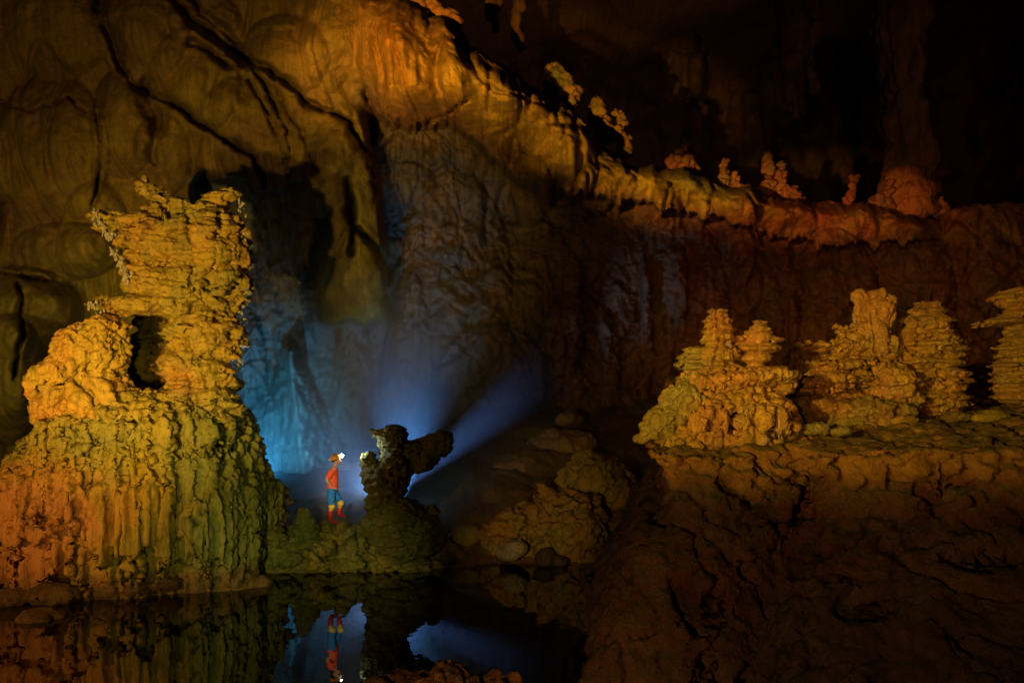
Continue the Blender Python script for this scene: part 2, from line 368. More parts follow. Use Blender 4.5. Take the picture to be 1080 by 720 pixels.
# ceiling and the walls at the viewer's sides and back
def build_shell():
    nx, ny = 160, 160
    x = np.linspace(-60, 100, nx); y = np.linspace(-10, 92, ny)
    X, Y = [a.ravel() for a in np.meshgrid(x, y)]
    P = np.stack([X, Y, 0 * X], 1)
    P[:, 2] = 31 + 3 * fbm(P * .07, 4, 3) - 9 * (np.abs((X - 20) / 82) ** 4) - 8 * (np.abs((Y - 41) / 51) ** 6)
    o = link('cave_ceiling', raw_mesh('cave_ceiling', P, grid(nx, ny)[:, ::-1], base(BRN * .6, len(P))), M_wall); tag(o, kind='structure')
    # side walls: one sheet round the back of the viewer
    pts = [(-30, 40), (-24, 22), (-23, 8), (-18, -6), (0, -10), (20, -9), (34, 0), (38, 16), (52, 40), (70, 70), (84, 88)]
    n = 260; s = np.linspace(0, len(pts) - 1, n); xs = np.interp(s, range(len(pts)), [p[0] for p in pts]); ys = np.interp(s, range(len(pts)), [p[1] for p in pts])
    m = 90; z = np.linspace(-2.5, 32, m)
    X = np.tile(xs, m); Y = np.tile(ys, m); Z = np.repeat(z, n)
    P = np.stack([X, Y, Z], 1); d = 1.8 * fbm(P * .13, 4, 6) + .5 * flutes(P, .6, 7)
    cxy = np.array((5, 25.)); r = P[:, :2] - cxy; r /= np.linalg.norm(r, axis=1, keepdims=True); P[:, :2] -= r * d[:, None]
    o = link('side_cave_wall', raw_mesh('side_cave_wall', P, grid(n, m), base(BRN * .8, len(P))), M_wall); tag(o, kind='structure')
build_shell()

# ------------------------------------------------------------------ floor, banks, water
def floor_z(px, D, P):
    ys = np.interp(px, [-600, 0, 100, 200, 262, 280, 400, 470, 520, 640, 900], [16.0, 17.1, 17.7, 18.6, 19.7, 20.2, 20.6, 20.9, 21.4, 21.5, 22]) + .18 * perlin(sc(P, 1.3, 1.3, 0), 3) + .10 * perlin(sc(P, 4, 4, 0), 4)
    s = D - ys
    hb = np.interp(px, [-600, 0, 200, 262, 285, 340, 395, 430, 480, 540, 640, 900], [.35, .3, .3, .35, .95, 1.12, .95, .6, .55, .5, .2, .2])
    wb = np.interp(px, [0, 262, 300, 400, 480, 900], [1.2, 1.2, 1.0, .9, 2.4, 2.4])
    bank = hb * (sm(0, 1, np.clip(s / wb, 0, 1)) * .75 + .25 * np.minimum(1, np.sqrt(np.clip(s / wb, 0, 1))))
    z = np.where(s < 0, s * .8, bank)
    z = z + np.clip(D - 21.8, 0, 20) * np.interp(px, [0, 420, 500, 700, 900], [.042, .05, .33, .35, .3])
    land = sm(0, .5, s)
    z = z + land * (.10 * fbm(sc(P, 1.2, 1.2, 0), 4, 9) + .16 * sm(430, 500, px) * fbm(sc(P, .5, .5, 0), 4, 12) * 2)
    st = np.sin(8 * z + 3 * perlin(sc(P, .8, .8, 0), 15))
    z = z + land * .035 * st * np.interp(px, [250, 285, 420, 500], [.3, 1, 1, 1])
    return z, s
def build_floor():
    px = np.concatenate([np.linspace(-600, 220, 120), np.linspace(221, 700, 400), np.linspace(705, 1000, 40)]); d = np.concatenate([np.linspace(13, 19.4, 40), np.linspace(19.45, 24, 220), np.linspace(24.05, 40, 160)])
    PX, DD = [a.ravel() for a in np.meshgrid(px, d)]
    P = np.stack([(PX - CX) / F * DD, DD, 0 * DD], 1)
    P[:, 2], s = floor_z(PX, DD, P)
    col = base(OLI * 1.2, len(P))
    col = blend(col, GRN * 1.5, np.clip(.4 + fbm(P * .9, 3, 4), 0, 1) * sm(2.2, 1, s))
    col = blend(col, GRY * 1.15, sm(1.0, 3.0, s + .5 * fbm(P, 3, 5)) * sm(480, 430, PX))
    col = blend(col, BRN * 1.1, sm(430, 500, PX) * np.clip(.8 + fbm(P * .6, 3, 6), 0, 1))
    col = blend(col, BRN * .8, sm(260, 200, PX) * .8)
    me = raw_mesh('cave_floor', P, grid(len(px), len(d)), col)
    o = link('cave_floor', me, M_floor); tag(o, kind='structure')
    return P
FP = build_floor()
def ground(px, d):
    P = np.array([[(px - CX) / F * d, d, 0.0]]); return float(floor_z(np.array([px * 1.0]), np.array([d * 1.0]), P)[0][0])
def build_bed():
    nx, ny = 200, 120
    x = np.linspace(-40, 100, nx); y = np.linspace(-10, 92, ny)
    X, Y = [a.ravel() for a in np.meshgrid(x, y)]; P = np.stack([X, Y, 0 * X], 1)
    near = 2.72 - .30 * np.clip(Y - 0, -9, 30) - .02 * np.abs(X)
    P[:, 2] = np.maximum(-2.0 + .3 * fbm(P * .4, 3, 2), np.where(Y < 14, near, -9)) + .12 * fbm(P * .9, 4, 8)
    o = link('ground', raw_mesh('ground', P, grid(nx, ny), base(BRN * .7, len(P))), M_floor); tag(o, kind='structure')
build_bed()
m, n, l, b = nmat('still_water')
b.inputs['Base Color'].default_value = (.012, .014, .008, 1); b.inputs['Roughness'].default_value = .012; b.inputs['IOR'].default_value = 1.5
b.inputs['Specular IOR Level'].default_value = .5
g = n.new('ShaderNodeNewGeometry'); t = n.new('ShaderNodeTexNoise'); t.inputs['Scale'].default_value = 1.1; t.inputs['Detail'].default_value = 3; l.new(g.outputs['Position'], t.inputs['Vector'])
bp = n.new('ShaderNodeBump'); bp.inputs['Strength'].default_value = .2; bp.inputs['Distance'].default_value = .03; l.new(t.outputs['Fac'], bp.inputs['Height']); l.new(bp.outputs[0], b.inputs['Normal'])
M_water = m
me = raw_mesh('water', [(-44, -9.5, 0), (60, -9.5, 0), (60, 62, 0), (-44, 62, 0)], [(0, 1, 2, 3)])
tag(link('water', me, M_water), kind='structure')

# ------------------------------------------------------------------ flowstone things
def shape(V, Q, ops):
    for fn in ops:
        N = normals(V, Q)
        d = fn(V, N)
        if d.ndim == 1: V = V + N * d[:, None]
        else: V = V + d
    return V
def side(N): return np.clip(1 - np.abs(N[:, 2]) ** 2, 0, 1)
def op_noise(a, f, s=1, o=4): return lambda V, N: a * fbm(V * f, o, s)
def op_shelf(a, f, s=2, w=.5, m=None):
    def g(V, N):
        h = N.copy(); h[:, 2] = 0
        k = shelves(V, f, s, w) * a * (m(V) if m else 1)
        return h * k[:, None]
    return g
def op_flute(a, f, s=3, warp=.35, vz=.12, m=None): return lambda V, N: a * flutes(V, f, s, warp, vz) * side(N) * (m(V) if m else 1)
def op_lump(a, f, s=4, m=None): return lambda V, N: a * lumps(V, f, s) * (m(V) if m else 1)
def op_cav(a, f, s, w=.08, vz=1, m=None): return lambda V, N: -a * cav(V, f, s, w, vz) * (m(V) if m else 1)
def finish(name, V, Q, col, mat, parent=None, origin=None):
    og = np.array(origin if origin is not None else (V[:, 0].mean(), V[:, 1].mean(), V[:, 2].min()))
    me = raw_mesh(name, V - og, Q, col)
    return link(name, me, mat, parent, None if parent is not None else tuple(og))
def mottle(V, a, b, f=.8, s=1, bias=.5): return blend(base(a, len(V)), np.asarray(b), np.clip(bias + 1.1 * fbm(V * f, 3, s), 0, 1))

# --- great flowstone column on the left
D1 = 19.0
root = bpy.data.objects.new('flowstone_column', None); C.objects.link(root); OG = np.array((W(140, 0, D1)[0], D1, 0.0)); root.location = OG
tag(root, 'tall yellow flowstone column with ragged stacked top and fluted skirt rising from the pool on the left', 'flowstone column')
tower = fuse([(212, 236, 36, 24), (182, 220, 26, 14), (161, 207, 9, 14), (153, 193, 4, 8), (232, 208, 14, 10), (241, 203, 8, 9), (222, 262, 34, 34), (236, 300, 21, 34), (150, 236, 34, 13), (118, 229, 18, 7, -.1), (104, 226, 8, 5, -.1), (122, 242, 12, 9), (158, 266, 28, 20), (136, 258, 10, 10), (172, 258, 34, 28), (170, 296, 34, 26),
              (158, 300, 18, 22), (205, 310, 36, 36), (216, 350, 32, 36, 0), (234, 350, 20, 26), (240, 372, 12, 16), (210, 392, 32, 42), (228, 420, 24, 44), (202, 424, 26, 34), (166, 385, 26, 66, 2.5, .6), (108, 322, 14, 7, -.3), (128, 326, 22, 9, -.2), (155, 322, 30, 12, -.2), (192, 326, 22, 15), (156, 288, 18, 14)], D1, .032, 5)
V, Q = tower
low = lambda V: np.clip((V[:, 2] - 4.0) / 1.0, .25, 1)
mk = lambda s, b=0.0: (lambda V: sm(-.15 + b, .25 + b, perlin(V * .7, s)))
V = shape(V, Q, [op_noise(.20, .8, 3, 2), op_shelf(.26, 1.25, 5, .45), op_cav(.20, 1.1, 60, .04, .6), op_shelf(.12, 3.2, 15, .35, lambda V: .35 + mk(202)(V)), op_flute(.085, 3.2, 6, .12, .06), op_flute(.04, 7, 63, .06, .05, mk(203, -.2)), op_shelf(.06, 7, 65, .45), op_cav(.05, 4.0, 66, .07, .5), op_noise(.03, 7, 4, 5)])
col = mottle(V, YEL * .95, ORA * 1.0, .8, 2, .35)
col = blend(col, OLI * 1.15, np.clip(.25 + 1.3 * fbm(V * 1.1, 4, 6), 0, 1) * .85)
col = blend(col, BRN * .9, np.clip(1.5 * fbm(sc(V, 2, 2, .7), 3, 7) - .15, 0, 1) * .8)
col = blend(col, OLI * 1.2, sm(5.2, 3.9, V[:, 2] + .5 * fbm(V * .9, 3, 46)) * .9)
finish('tower', V, Q, col, M_flow, root, OG)
V, Q = fuse([(98, 372, 36, 34, -.6), (76, 392, 24, 32, -.6), (110, 358, 22, 30, -.6), (56, 412, 20, 34, -.5), (95, 420, 46, 32, -.5), (132, 428, 20, 16, -.4), (52, 432, 14, 24, -.5), (110, 345, 24, 14, -.6)], D1, .03)
up = lambda V: sm(5.0, 5.6, V[:, 2]); dn = lambda V: 1 - .8 * sm(5.0, 5.6, V[:, 2])
V = shape(V, Q, [op_noise(.16, .9, 13), op_flute(.18, 2.6, 16, .7, .3, dn), op_shelf(.05, 3.2, 6, .8), op_cav(.16, 2.6, 66, .08, .4, dn), op_flute(.05, 6, 96, .2, .15, dn), op_cav(.10, 4.5, 63, .14, .5, up), op_shelf(.05, 7, 29, .7, up), op_noise(.04, 5, 14), op_lump(.03, 9, 24)])
finish('lobe', V, Q, mottle(V, ORA * 1.15, YEL * 1.1, .8, 12, .4), M_flow, root, OG)
V, Q = fuse([(120, 560, 118, 130, .0, 1.9), (64, 590, 56, 116, -.3, 1.6), (18, 612, 36, 84, -.2, 1.4), (205, 560, 70, 130, .3, 1.6), (243, 585, 28, 106, 1.0, 1.2), (170, 452, 80, 46, .1, 1.5), (98, 464, 48, 38, -.2, 1.3), (245, 480, 26, 60, .6, .9), (268, 520, 18, 40, 1.1), (282, 535, 16, 34, 1.5), (257, 566, 20, 54, 1.2), (-45, 630, 44, 66, 0, 1.5)], D1, .038)
fmask = lambda V: sm(-1, 1, V[:, 2]) * (1 - .6 * sm(220, 262, proj(V)[0]))
def rowcut(V, N):                                  # ragged tiers where the drapery hangs free of the apron below
    px, py = proj(V)
    e = 590 + 8 * np.sin(px / 14) + 6 * np.sin(px / 5.3) - 24 * sm(130, 60, px) + 20 * sm(200, 260, px)
    return -.30 * sm(-3, 5, py - e) * sm(250, 225, px)
def rowcut2(V, N):
    px, py = proj(V)
    e = 548 + 5 * np.sin(px / 9) ; k = sm(115, 60, px) * sm(10, 40, px)
    return -.22 * sm(-2, 3, py - e) * sm(14, 4, py - e) * k
V = shape(V, Q, [op_noise(.18, .5, 23, 1), op_flute(.17, 1.7, 26, .2, .025, fmask), rowcut, rowcut2, op_flute(.12, 4.0, 27, .06, .02, fmask), op_cav(.13, 3.6, 64, .15, .035, fmask), op_flute(.03, 9, 28, .04, .04, fmask), op_cav(.12, 2.0, 67, .06, .6, lambda V: 1 - .7 * fmask(V)), op_cav(.08, 4.4, 68, .12, .8, lambda V: sm(200, 250, proj(V)[0]) + sm(2.2, 3.2, V[:, 2])), op_shelf(.10, 1.1, 9, .9, lambda V: sm(2.5, 4, V[:, 2])),
                 op_lump(.05, 4.0, 39, lambda V: sm(2.2, 3.4, V[:, 2])), op_flute(.022, 14, 42, .03, .03), op_noise(.012, 6, 14)])
px, py = proj(V)
col = mottle(V, OLI * 1.05, YEL * .8, .7, 22, .35)
col = blend(col, YEL * .95, sm(3.4, 4.6, V[:, 2] + .6 * fbm(V * .8, 3, 52)) * .8)
nn = fbm(V * .8, 3, 51)
col = blend(col, ORA * 1.0, sm(150, 90, px + 60 * nn) * sm(470, 500, py) * .95)
col = blend(col, RED * 1.3, sm(110, 70, px + 40 * nn) * sm(500, 540, py + 30 * nn) * .6)
col = blend(col, GRN * .9, sm(160, 230, px + 50 * nn) * .8)
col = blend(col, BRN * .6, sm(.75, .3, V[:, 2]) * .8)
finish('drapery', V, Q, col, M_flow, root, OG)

# pale crystal crust, set on the rims to paint in their lit edges
def crust(pts, n, r, seed):
    rr = np.random.default_rng(seed); V = []; P = []
    for k in range(n):
        t = rr.random() * (len(pts) - 1); i = int(t); f = t - i
        px = pts[i][0] * (1 - f) + pts[i + 1][0] * f + rr.normal() * 2.2; py = pts[i][1] * (1 - f) + pts[i + 1][1] * f + rr.normal() * 2.2
        c = np.array(W(px, py, pts[0][2] + rr.normal() * .10)); a = r * (.5 + rr.random()); q = rr.normal(size=3) * .5
        base_ = len(V)
        for (x, y, z) in [(1, 0, 0), (0, 1, 0), (-1, 0, 0), (0, -1, 0), (q[0], q[1], 1.8), (-q[0], -q[1], -1.4)]: V.append(c + a * np.array((x, y, z)))
        P += [(base_ + a_, base_ + b_, base_ + 4) for a_, b_ in ((0, 1), (1, 2), (2, 3), (3, 0))] + [(base_ + b_, base_ + a_, base_ + 5) for a_, b_ in ((0, 1), (1, 2), (2, 3), (3, 0))]
    V = np.array(V); me = raw_mesh('lit_rim_crust', V - OG, P, base(PAL * 1.7, len(V)), False)
    link('lit_rim_crust', me, M_fine, root)
crust([(100, 224, 18.6), (106, 236), (112, 248), (120, 251)], 90, .030, 1); crust([(118, 262, 18.3), (124, 272), (130, 284), (136, 297)], 70, .028, 2); crust([(94, 319, 18.2), (100, 325), (105, 330)], 28, .026, 3)
crust([(150, 188, 18.9), (154, 196), (157, 206)], 40, .026, 4); crust([(253, 212, 19.0), (257, 240), (258, 262)], 50, .022, 5); crust([(250, 320, 19.3), (256, 345), (254, 372), (250, 392)], 110, .024, 6)

# --- backlit winged stalagmite beside the caver
D2 = 21.2
V, Q = fuse([(414, 463, 15, 15), (400, 457, 7, 4, 0, None, 20), (393, 454, 4, 2.5, 0, None, -20), (416, 478, 14, 18), (436, 474, 20, 9, 0, .3, -12), (458, 468, 15, 10, 0, .35, 18), (468, 464, 7, 7), (450, 482, 19, 12, 0, .4, 38), (440, 476, 18, 12, 0, .4), (458, 471, 18, 13, 0, .35, 20), (468, 463, 9, 8, 0, .3), (446, 489, 11, 7, 0, .35, 40), (418, 490, 18, 20), (390, 486, 9, 10), (396, 500, 12, 16), (408, 508, 21, 23), (424, 492, 13, 16), (405, 530, 18, 26), (420, 545, 30, 20, 0, .8), (446, 552, 15, 11, 0, .6), (456, 544, 6, 10), (395, 552, 12, 10), (428, 570, 38, 22, 0, 1.0)], D2, .028, 2)
V = shape(V, Q, [op_noise(.09, 1.6, 3, 3), op_lump(.06, 4.5, 5), op_cav(.03, 4, 6, .1), op_shelf(.09, 4.5, 7, .7, lambda V: .3 + sm(2.8, 1.9, V[:, 2])), op_shelf(.04, 10, 8, .8), op_noise(.05, 6, 14, 5), op_lump(.03, 11, 19)])
o = finish('stalagmite', V, Q, mottle(V, OLI * .85, GRN * .85, 1.5, 3), M_fine)
tag(o, 'dark stalagmite with a bird-like head and a raised wing, backlit in blue beside the caver', 'stalagmite')

# --- rocks of the bank where the caver stands
def rock(name, ells, d, vox, ops, col, mat, label, cat, group=None, smooth=4):
    V, Q = fuse(ells, d, vox, smooth)
    V = shape(V, Q, ops)
    c = col(V) if callable(col) else base(col, len(V))
    o = finish(name, V, Q, c, mat); return tag(o, label, cat, group)
layered = [op_noise(.10, 1.2, 3), op_shelf(.14, 3.0, 7, .7), op_cav(.10, 2.5, 9, .08), op_lump(.05, 5, 5), op_noise(.04, 7, 14)]
rock('rock_bank', [(330, 582, 48, 24, 0, .7), (372, 588, 40, 22, 0, .6), (300, 592, 30, 18, -.1, .6), (350, 570, 34, 17, .3, .7), (400, 592, 24, 14, .1, .6), (430, 600, 36, 12, 0, .5)], 20.9, .035,
     [op_noise(.18, 1.2, 3), op_shelf(.20, 2.6, 17, .9), op_cav(.14, 2, 19, .06, .8), op_shelf(.06, 7, 18, .8), op_lump(.05, 5, 5), op_noise(.04, 7, 14)], lambda V: blend(mottle(V, GRN * 1.5, OLI * 1.4, 1.2, 3), YEL * .8, np.clip(fbm(V * 1.1, 3, 8), 0, 1) * .8), M_fine, 'mossy green layered rock bank dropping to the pool below the caver', 'rock bank')
rock('stalagmite', [(320, 540, 7, 6), (321, 550, 11, 7), (322, 560, 15, 10), (324, 574, 18, 12)], 20.5, .025, [op_noise(.05, 2.5, 3), op_shelf(.05, 6, 7, .5), op_noise(.02, 9, 4), op_lump(.02, 9, 4)], GRN * .9, M_fine, 'knee-high knobbly stalagmite on the bank just left of the caver', 'stalagmite')
rock('boulder', [(292, 520, 13, 8, 0, .4, -20), (300, 528, 10, 5), (285, 530, 12, 9), (290, 545, 12, 12)], 20.9, .03, layered, DRK * 1.6, M_fine, 'dark slabby boulder leaning on the foot of the great left column', 'boulder')
rock('boulder', [(285, 570, 16, 16), (300, 585, 22, 14), (276, 592, 14, 14)], 20.3, .03, layered, lambda V: mottle(V, GRN * 1.3, OLI, 1.3, 6), M_fine, 'green mossy boulder between the great column and the mossy bank', 'boulder')
rock('boulder', [(242, 618, 34, 11, 0, .7), (222, 620, 20, 8, -.2, .5), (262, 615, 22, 9)], 19.0, .035, [op_noise(.10, 1.5, 3), op_lump(.04, 4, 5), op_noise(.03, 6, 14)], lambda V: mottle(V, OLI, BRN, 1, 3), M_fine, 'low olive boulder at the waterline under the right foot of the great column', 'boulder')
rock('boulder', [(44, 652, 22, 11, 0, .5), (60, 654, 14, 8), (32, 650, 10, 8)], 16.2, .03, [op_noise(.08, 1.5, 3), op_noise(.03, 6, 14)], BRN * .9, M_clay, 'small round boulder lying in the shallow water at far left', 'boulder')
rock('boulder', [(85, 650, 12, 6), (96, 652, 8, 5)], 16.6, .025, [op_noise(.06, 2, 13), op_noise(.02, 7, 14)], BRN * .7, M_clay, 'flat dark stone just right of the round boulder in the shallows', 'stone')
rock('boulder', [(15, 630, 24, 14, 0, .5), (60, 626, 30, 12, .1, .5), (-25, 632, 30, 18)], 17.4, .035, [op_noise(.12, 1.3, 33), op_noise(.04, 5, 14)], BRN * .9, M_clay, 'brown shore boulder along the waterline below the orange drapery', 'boulder')
rock('boulder', [(110, 622, 26, 10, 0, .4), (145, 618, 26, 9, .1, .4), (172, 614, 20, 8, .3, .4)], 17.9, .035, [op_noise(.12, 1.3, 43), op_noise(.04, 5, 14)], BRN * .8, M_clay, 'long low dark boulder along the waterline below the middle of the great column', 'boulder')

# --- boulders in the middle distance
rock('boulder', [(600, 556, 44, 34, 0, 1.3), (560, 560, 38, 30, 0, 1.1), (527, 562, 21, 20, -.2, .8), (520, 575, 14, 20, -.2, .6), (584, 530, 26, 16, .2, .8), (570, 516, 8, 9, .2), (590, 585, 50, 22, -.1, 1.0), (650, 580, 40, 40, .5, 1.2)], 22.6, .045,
     [op_noise(.34, .8, 3), op_lump(.12, 2.2, 5), op_cav(.20, 1.3, 7, .06), op_shelf(.08, 3, 8, .9), op_cav(.07, 3.5, 9, .09), op_noise(.08, 4, 14, 5)], lambda V: blend(mottle(V, ORA * .65, OLI * .8, .9, 6), DRK * .6, sm(598, 640, proj(V)[0]) * .6), M_flow, 'crouching brown boulder standing in the far edge of the pool', 'boulder')  # right side darkened in the colour as shade
rock('boulder', [(630, 502, 30, 26, 0, 1.0), (612, 514, 22, 22, 0, .8), (645, 520, 26, 30, 0, 1), (622, 482, 10, 8), (640, 545, 40, 40, .3, 1.2)], 24.6, .045,
     [op_noise(.30, .8, 23), op_lump(.18, 2.6, 25), op_cav(.14, 1.8, 27, .07), op_lump(.07, 6, 26), op_noise(.06, 5, 14)], lambda V: mottle(V, YEL * .6, OLI * .8, .9, 9), M_flow, 'knobbly yellow boulder behind and above the crouching brown boulder', 'boulder')
rock('stone', [(544, 578, 13, 10), (536, 584, 14, 8)], 21.1, .025, [op_noise(.05, 2, 3), op_noise(.02, 7, 14)], PAL * .8, M_fine, 'smooth pale grey stone at the foot of the crouching brown boulder', 'stone')
rock('stone', [(575, 588, 12, 10), (590, 592, 10, 7)], 21.2, .025, [op_noise(.05, 2, 13), op_noise(.02, 7, 14)], DRK, M_fine, 'dark round stone right of the smooth pale grey stone', 'stone')
for (a, b, rx, ry, d, lab) in [(420, 585, 26, 12, 21.2, 'dark low boulder under the backlit winged stalagmite'), (462, 580, 28, 14, 22.0, 'brown flat boulder right of the winged stalagmite'), (505, 540, 36, 16, 25.5, 'brown boulder on the slope right of the blue beam'),
                               (545, 500, 34, 18, 27.5, 'dim rounded boulder halfway up the slope under the middle wall'), (588, 470, 40, 16, 29.0, 'dim boulder at the top of the slope under the middle wall'), (490, 568, 22, 10, 22.8, 'small brown boulder near the far waterline left of the crouching boulder'), (600, 440, 12, 5, 29.5, 'small dark stone perched on the slope crest under the middle wall')]:
    rock('boulder', [(a, b, rx, ry), (a - rx * .5, b + ry * .4, rx * .6, ry * .8), (a + rx * .5, b + ry * .3, rx * .6, ry * .8)], d, .05, [op_noise(.25, .9, int(a)), op_lump(.10, 2.5, int(b)), op_noise(.06, 3, 14)], lambda V: mottle(V, BRN * 1.1, OLI * .9, .9, 9), M_flow, lab, 'boulder')

# --- near rocks at the bottom edge
rock('boulder', [(455, 724, 40, 12, 0, .4), (420, 728, 50, 10, 0, .5), (478, 712, 16, 6, 0, .3), (466, 708, 8, 6, 0, .2), (515, 724, 28, 8, -.1, .4), (450, 776, 90, 45, -.3, .9)], 9.6, .022,
     [op_noise(.09, 1.8, 3), op_shelf(.07, 5, 4, .8), op_cav(.09, 3, 6, .08), op_lump(.05, 6, 5), op_noise(.04, 8, 14)], lambda V: mottle(V, ORA * .9, BRN, 1.5, 4), M_fine, 'jagged brown boulder cut off by the bottom edge of the photo', 'boulder')
rock('stone', [(545, 716, 8, 9), (536, 722, 14, 10), (545, 745, 18, 30)], 9.6, .02, [op_noise(.05, 2.6, 3), op_noise(.02, 9, 14)], ORA * .8, M_fine, 'small brown stone right of the jagged boulder at the bottom edge', 'stone')

# ------------------------------------------------------------------ right cliff and its shelf
def build_cliff():
    # plan outline per height: left-back, left-front corner, front, right
    levels = [(-2.0, 8.2, 602), (0.0, 9.2, 598), (.9, 9.9, 614), (1.5, 10.4, 638), (2.1, 11.0, 660), (2.5, 11.4, 668), (2.62, 11.6, 690), (2.9, 11.7, 700), (3.1, 11.9, 706), (3.35, 12.0, 696), (3.55, 12.05, 684)]
    V = []; P = []; nring = None
    for (z, d, px) in levels:
        x0 = (px - CX) / F * d
        ring = [(x0 + 2.6, 24), (x0 + 1.4, 19), (x0 + .75, 15.5), (x0 + .25, d + 1.2), (x0, d + .25), (x0 + .18, d - .1), (x0 + .8, d - .15), (x0 + 2.0, d + (.25)), (x0 + 2.25, d + .55), (x0 + 2.5, d - .1), (x0 + 4, d - .3), (x0 + 5.5, d - .5), (x0 + 8, d - .9), (x0 + 12, d - 1.5), (x0 + 13, 24)]
        zt = z
        V += [(x, y, zt + (max(0, (y - 12)) * .12 if z > 3.3 else 0) + (.04 * max(0, x - 4) if z > 3.3 else 0)) for (x, y) in ring]
        nring = len(ring)
    for k in range(len(levels) - 1):
        for j in range(nring):
            a = k * nring + j; b2 = k * nring + (j + 1) % nring
            P.append((a, b2, b2 + nring, a + nring))
    P.append(tuple(range(nring))[::-1]); P.append(tuple((len(levels) - 1) * nring + j for j in range(nring)))
    V, Q = remesh(V, P, .045, 6)
    top = lambda V: sm(3.0, 3.5, V[:, 2])
    rim = lambda V: sm(2.8, 3.2, V[:, 2])
    pits = lambda V, N: -.20 * sm(.16, .34, perlin(V * 1.5, 91)) * (1 - top(V))
    V = shape(V, Q, [op_noise(.16, .55, 3, 3), op_shelf(.10, 1.4, 9, .9, lambda V: .25 + .9 * rim(V)), op_cav(.12, .9, 90, .03, 1.6), pits, op_noise(.09, 2.2, 8, 5), op_cav(.04, 2.6, 92, .06, .8), op_shelf(.05, 4, 93, 1.0, lambda V: .5 + rim(V)), op_lump(.03, 4, 5), op_noise(.04, 7, 14)])
    px, py = proj(V)
    nn = fbm(V * .9, 3, 77)
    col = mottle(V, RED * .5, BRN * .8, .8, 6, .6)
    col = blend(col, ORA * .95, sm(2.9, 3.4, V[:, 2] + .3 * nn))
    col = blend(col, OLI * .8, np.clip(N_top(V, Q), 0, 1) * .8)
    col = blend(col, DRK * .6, sm(2.6, 1.0, V[:, 2] + .5 * nn) * sm(1.5, 3.5, V[:, 0]) * .7)  # light falloff painted in: lower right of the face darkened
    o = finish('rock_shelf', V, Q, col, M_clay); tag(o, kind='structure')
    return BVHTree.FromPolygons([tuple(v) for v in V], [tuple(q) for q in Q])
def N_top(V, Q): return sm(.5, .9, normals(V, Q)[:, 2])
SH = build_cliff()
def shelf_z(px, d):
    x = (px - CX) / F * d
    h = SH.ray_cast(Vector((x, d, 12)), Vector((0, 0, -1)))
    return h[0].z if h[0] else 3.6
def pyz(z, d): return HY - (z - CH) * F / d

stk = lambda s, a=1: [op_noise(.05 * a, 1.3, s, 2), op_shelf(.085 * a, 2.6, s + 1, .25), op_shelf(.125 * a, 6.2, s + 3, .22), op_flute(.035 * a, 7, s + 2, .10, .10), op_cav(.07 * a, 2.2, s + 6, .05, .4), op_shelf(.03 * a, 15, s + 9, .4), op_noise(.015 * a, 10, s + 5)]
ycol = lambda V: blend(blend(mottle(V, YEL * 1.0, ORA * 1.05, 1.2, 4, .6), OLI * 1.1, np.clip(.0 + fbm(V * 1.3, 3, 16), 0, 1) * .8), PAL * 1.1, np.clip(perlin(V * 2.3, 18) - .25, 0, 1) * 1.2)
G = 'stalagmites standing on the right rock shelf'
DA = 13.4
root = bpy.data.objects.new('flowstone_mound', None); C.objects.link(root); OG = np.array((W(775, 0, DA)[0], DA, shelf_z(775, DA))); root.location = OG
tag(root, 'broad golden flowstone mound with flat shelf and hanging folds, at the rock shelf\'s left end', 'flowstone mound')
V, Q = fuse([(780, 440, 50, 30, 0, .8), (745, 445, 36, 32, -.1, .7), (812, 448, 24, 20, 0, .6), (765, 462, 60, 26, 0, .8), (740, 415, 24, 26), (730, 468, 40, 18, -.1, .6)], DA, .028)
V = shape(V, Q, [op_noise(.10, 1.2, 3), op_flute(.13, 4, 6, .15, .06), op_cav(.11, 5, 8, .12, .08), op_shelf(.07, 2.2, 10, .6), op_flute(.04, 9, 9, .08, .06), op_lump(.02, 8, 5), op_noise(.02, 11, 14)])
finish('drapery', V, Q, ycol(V), M_fine, root, OG)
V, Q = fuse([(788, 398, 40, 10, -.1, .55), (815, 396, 22, 9, -.1, .5), (768, 400, 24, 11, -.2, .45), (825, 406, 12, 12, 0, .3), (838, 396, 5, 5, 0, .2), (780, 412, 34, 8, 0, .4)], DA, .024)
V = shape(V, Q, [op_noise(.05, 1.8, 3), op_flute(.05, 5, 6, .3, .15), op_cav(.06, 6, 8, .14, .3), op_lump(.03, 9, 5), op_noise(.02, 11, 14)])
finish('shelf', V, Q, ycol(V), M_fine, root, OG)
V, Q = fuse([(722, 428, 26, 26, -.2, .5), (704, 442, 24, 20, -.2, .5, 35), (690, 454, 16, 12, -.2, .4, 35), (735, 408, 20, 16, 0, .4), (712, 458, 28, 16, -.1, .5), (678, 462, 10, 7, -.2, .3), (745, 440, 20, 30, 0, .4)], DA, .026)
V = shape(V, Q, [op_noise(.08, 1.2, 33), op_lump(.07, 5, 35), op_cav(.08, 5, 38, .12), op_lump(.035, 11, 15), op_noise(.02, 9, 14)])
finish('coral_slope', V, Q, mottle(V, OLI * 1.2, YEL * .9, 1.2, 8), M_fine, root, OG)

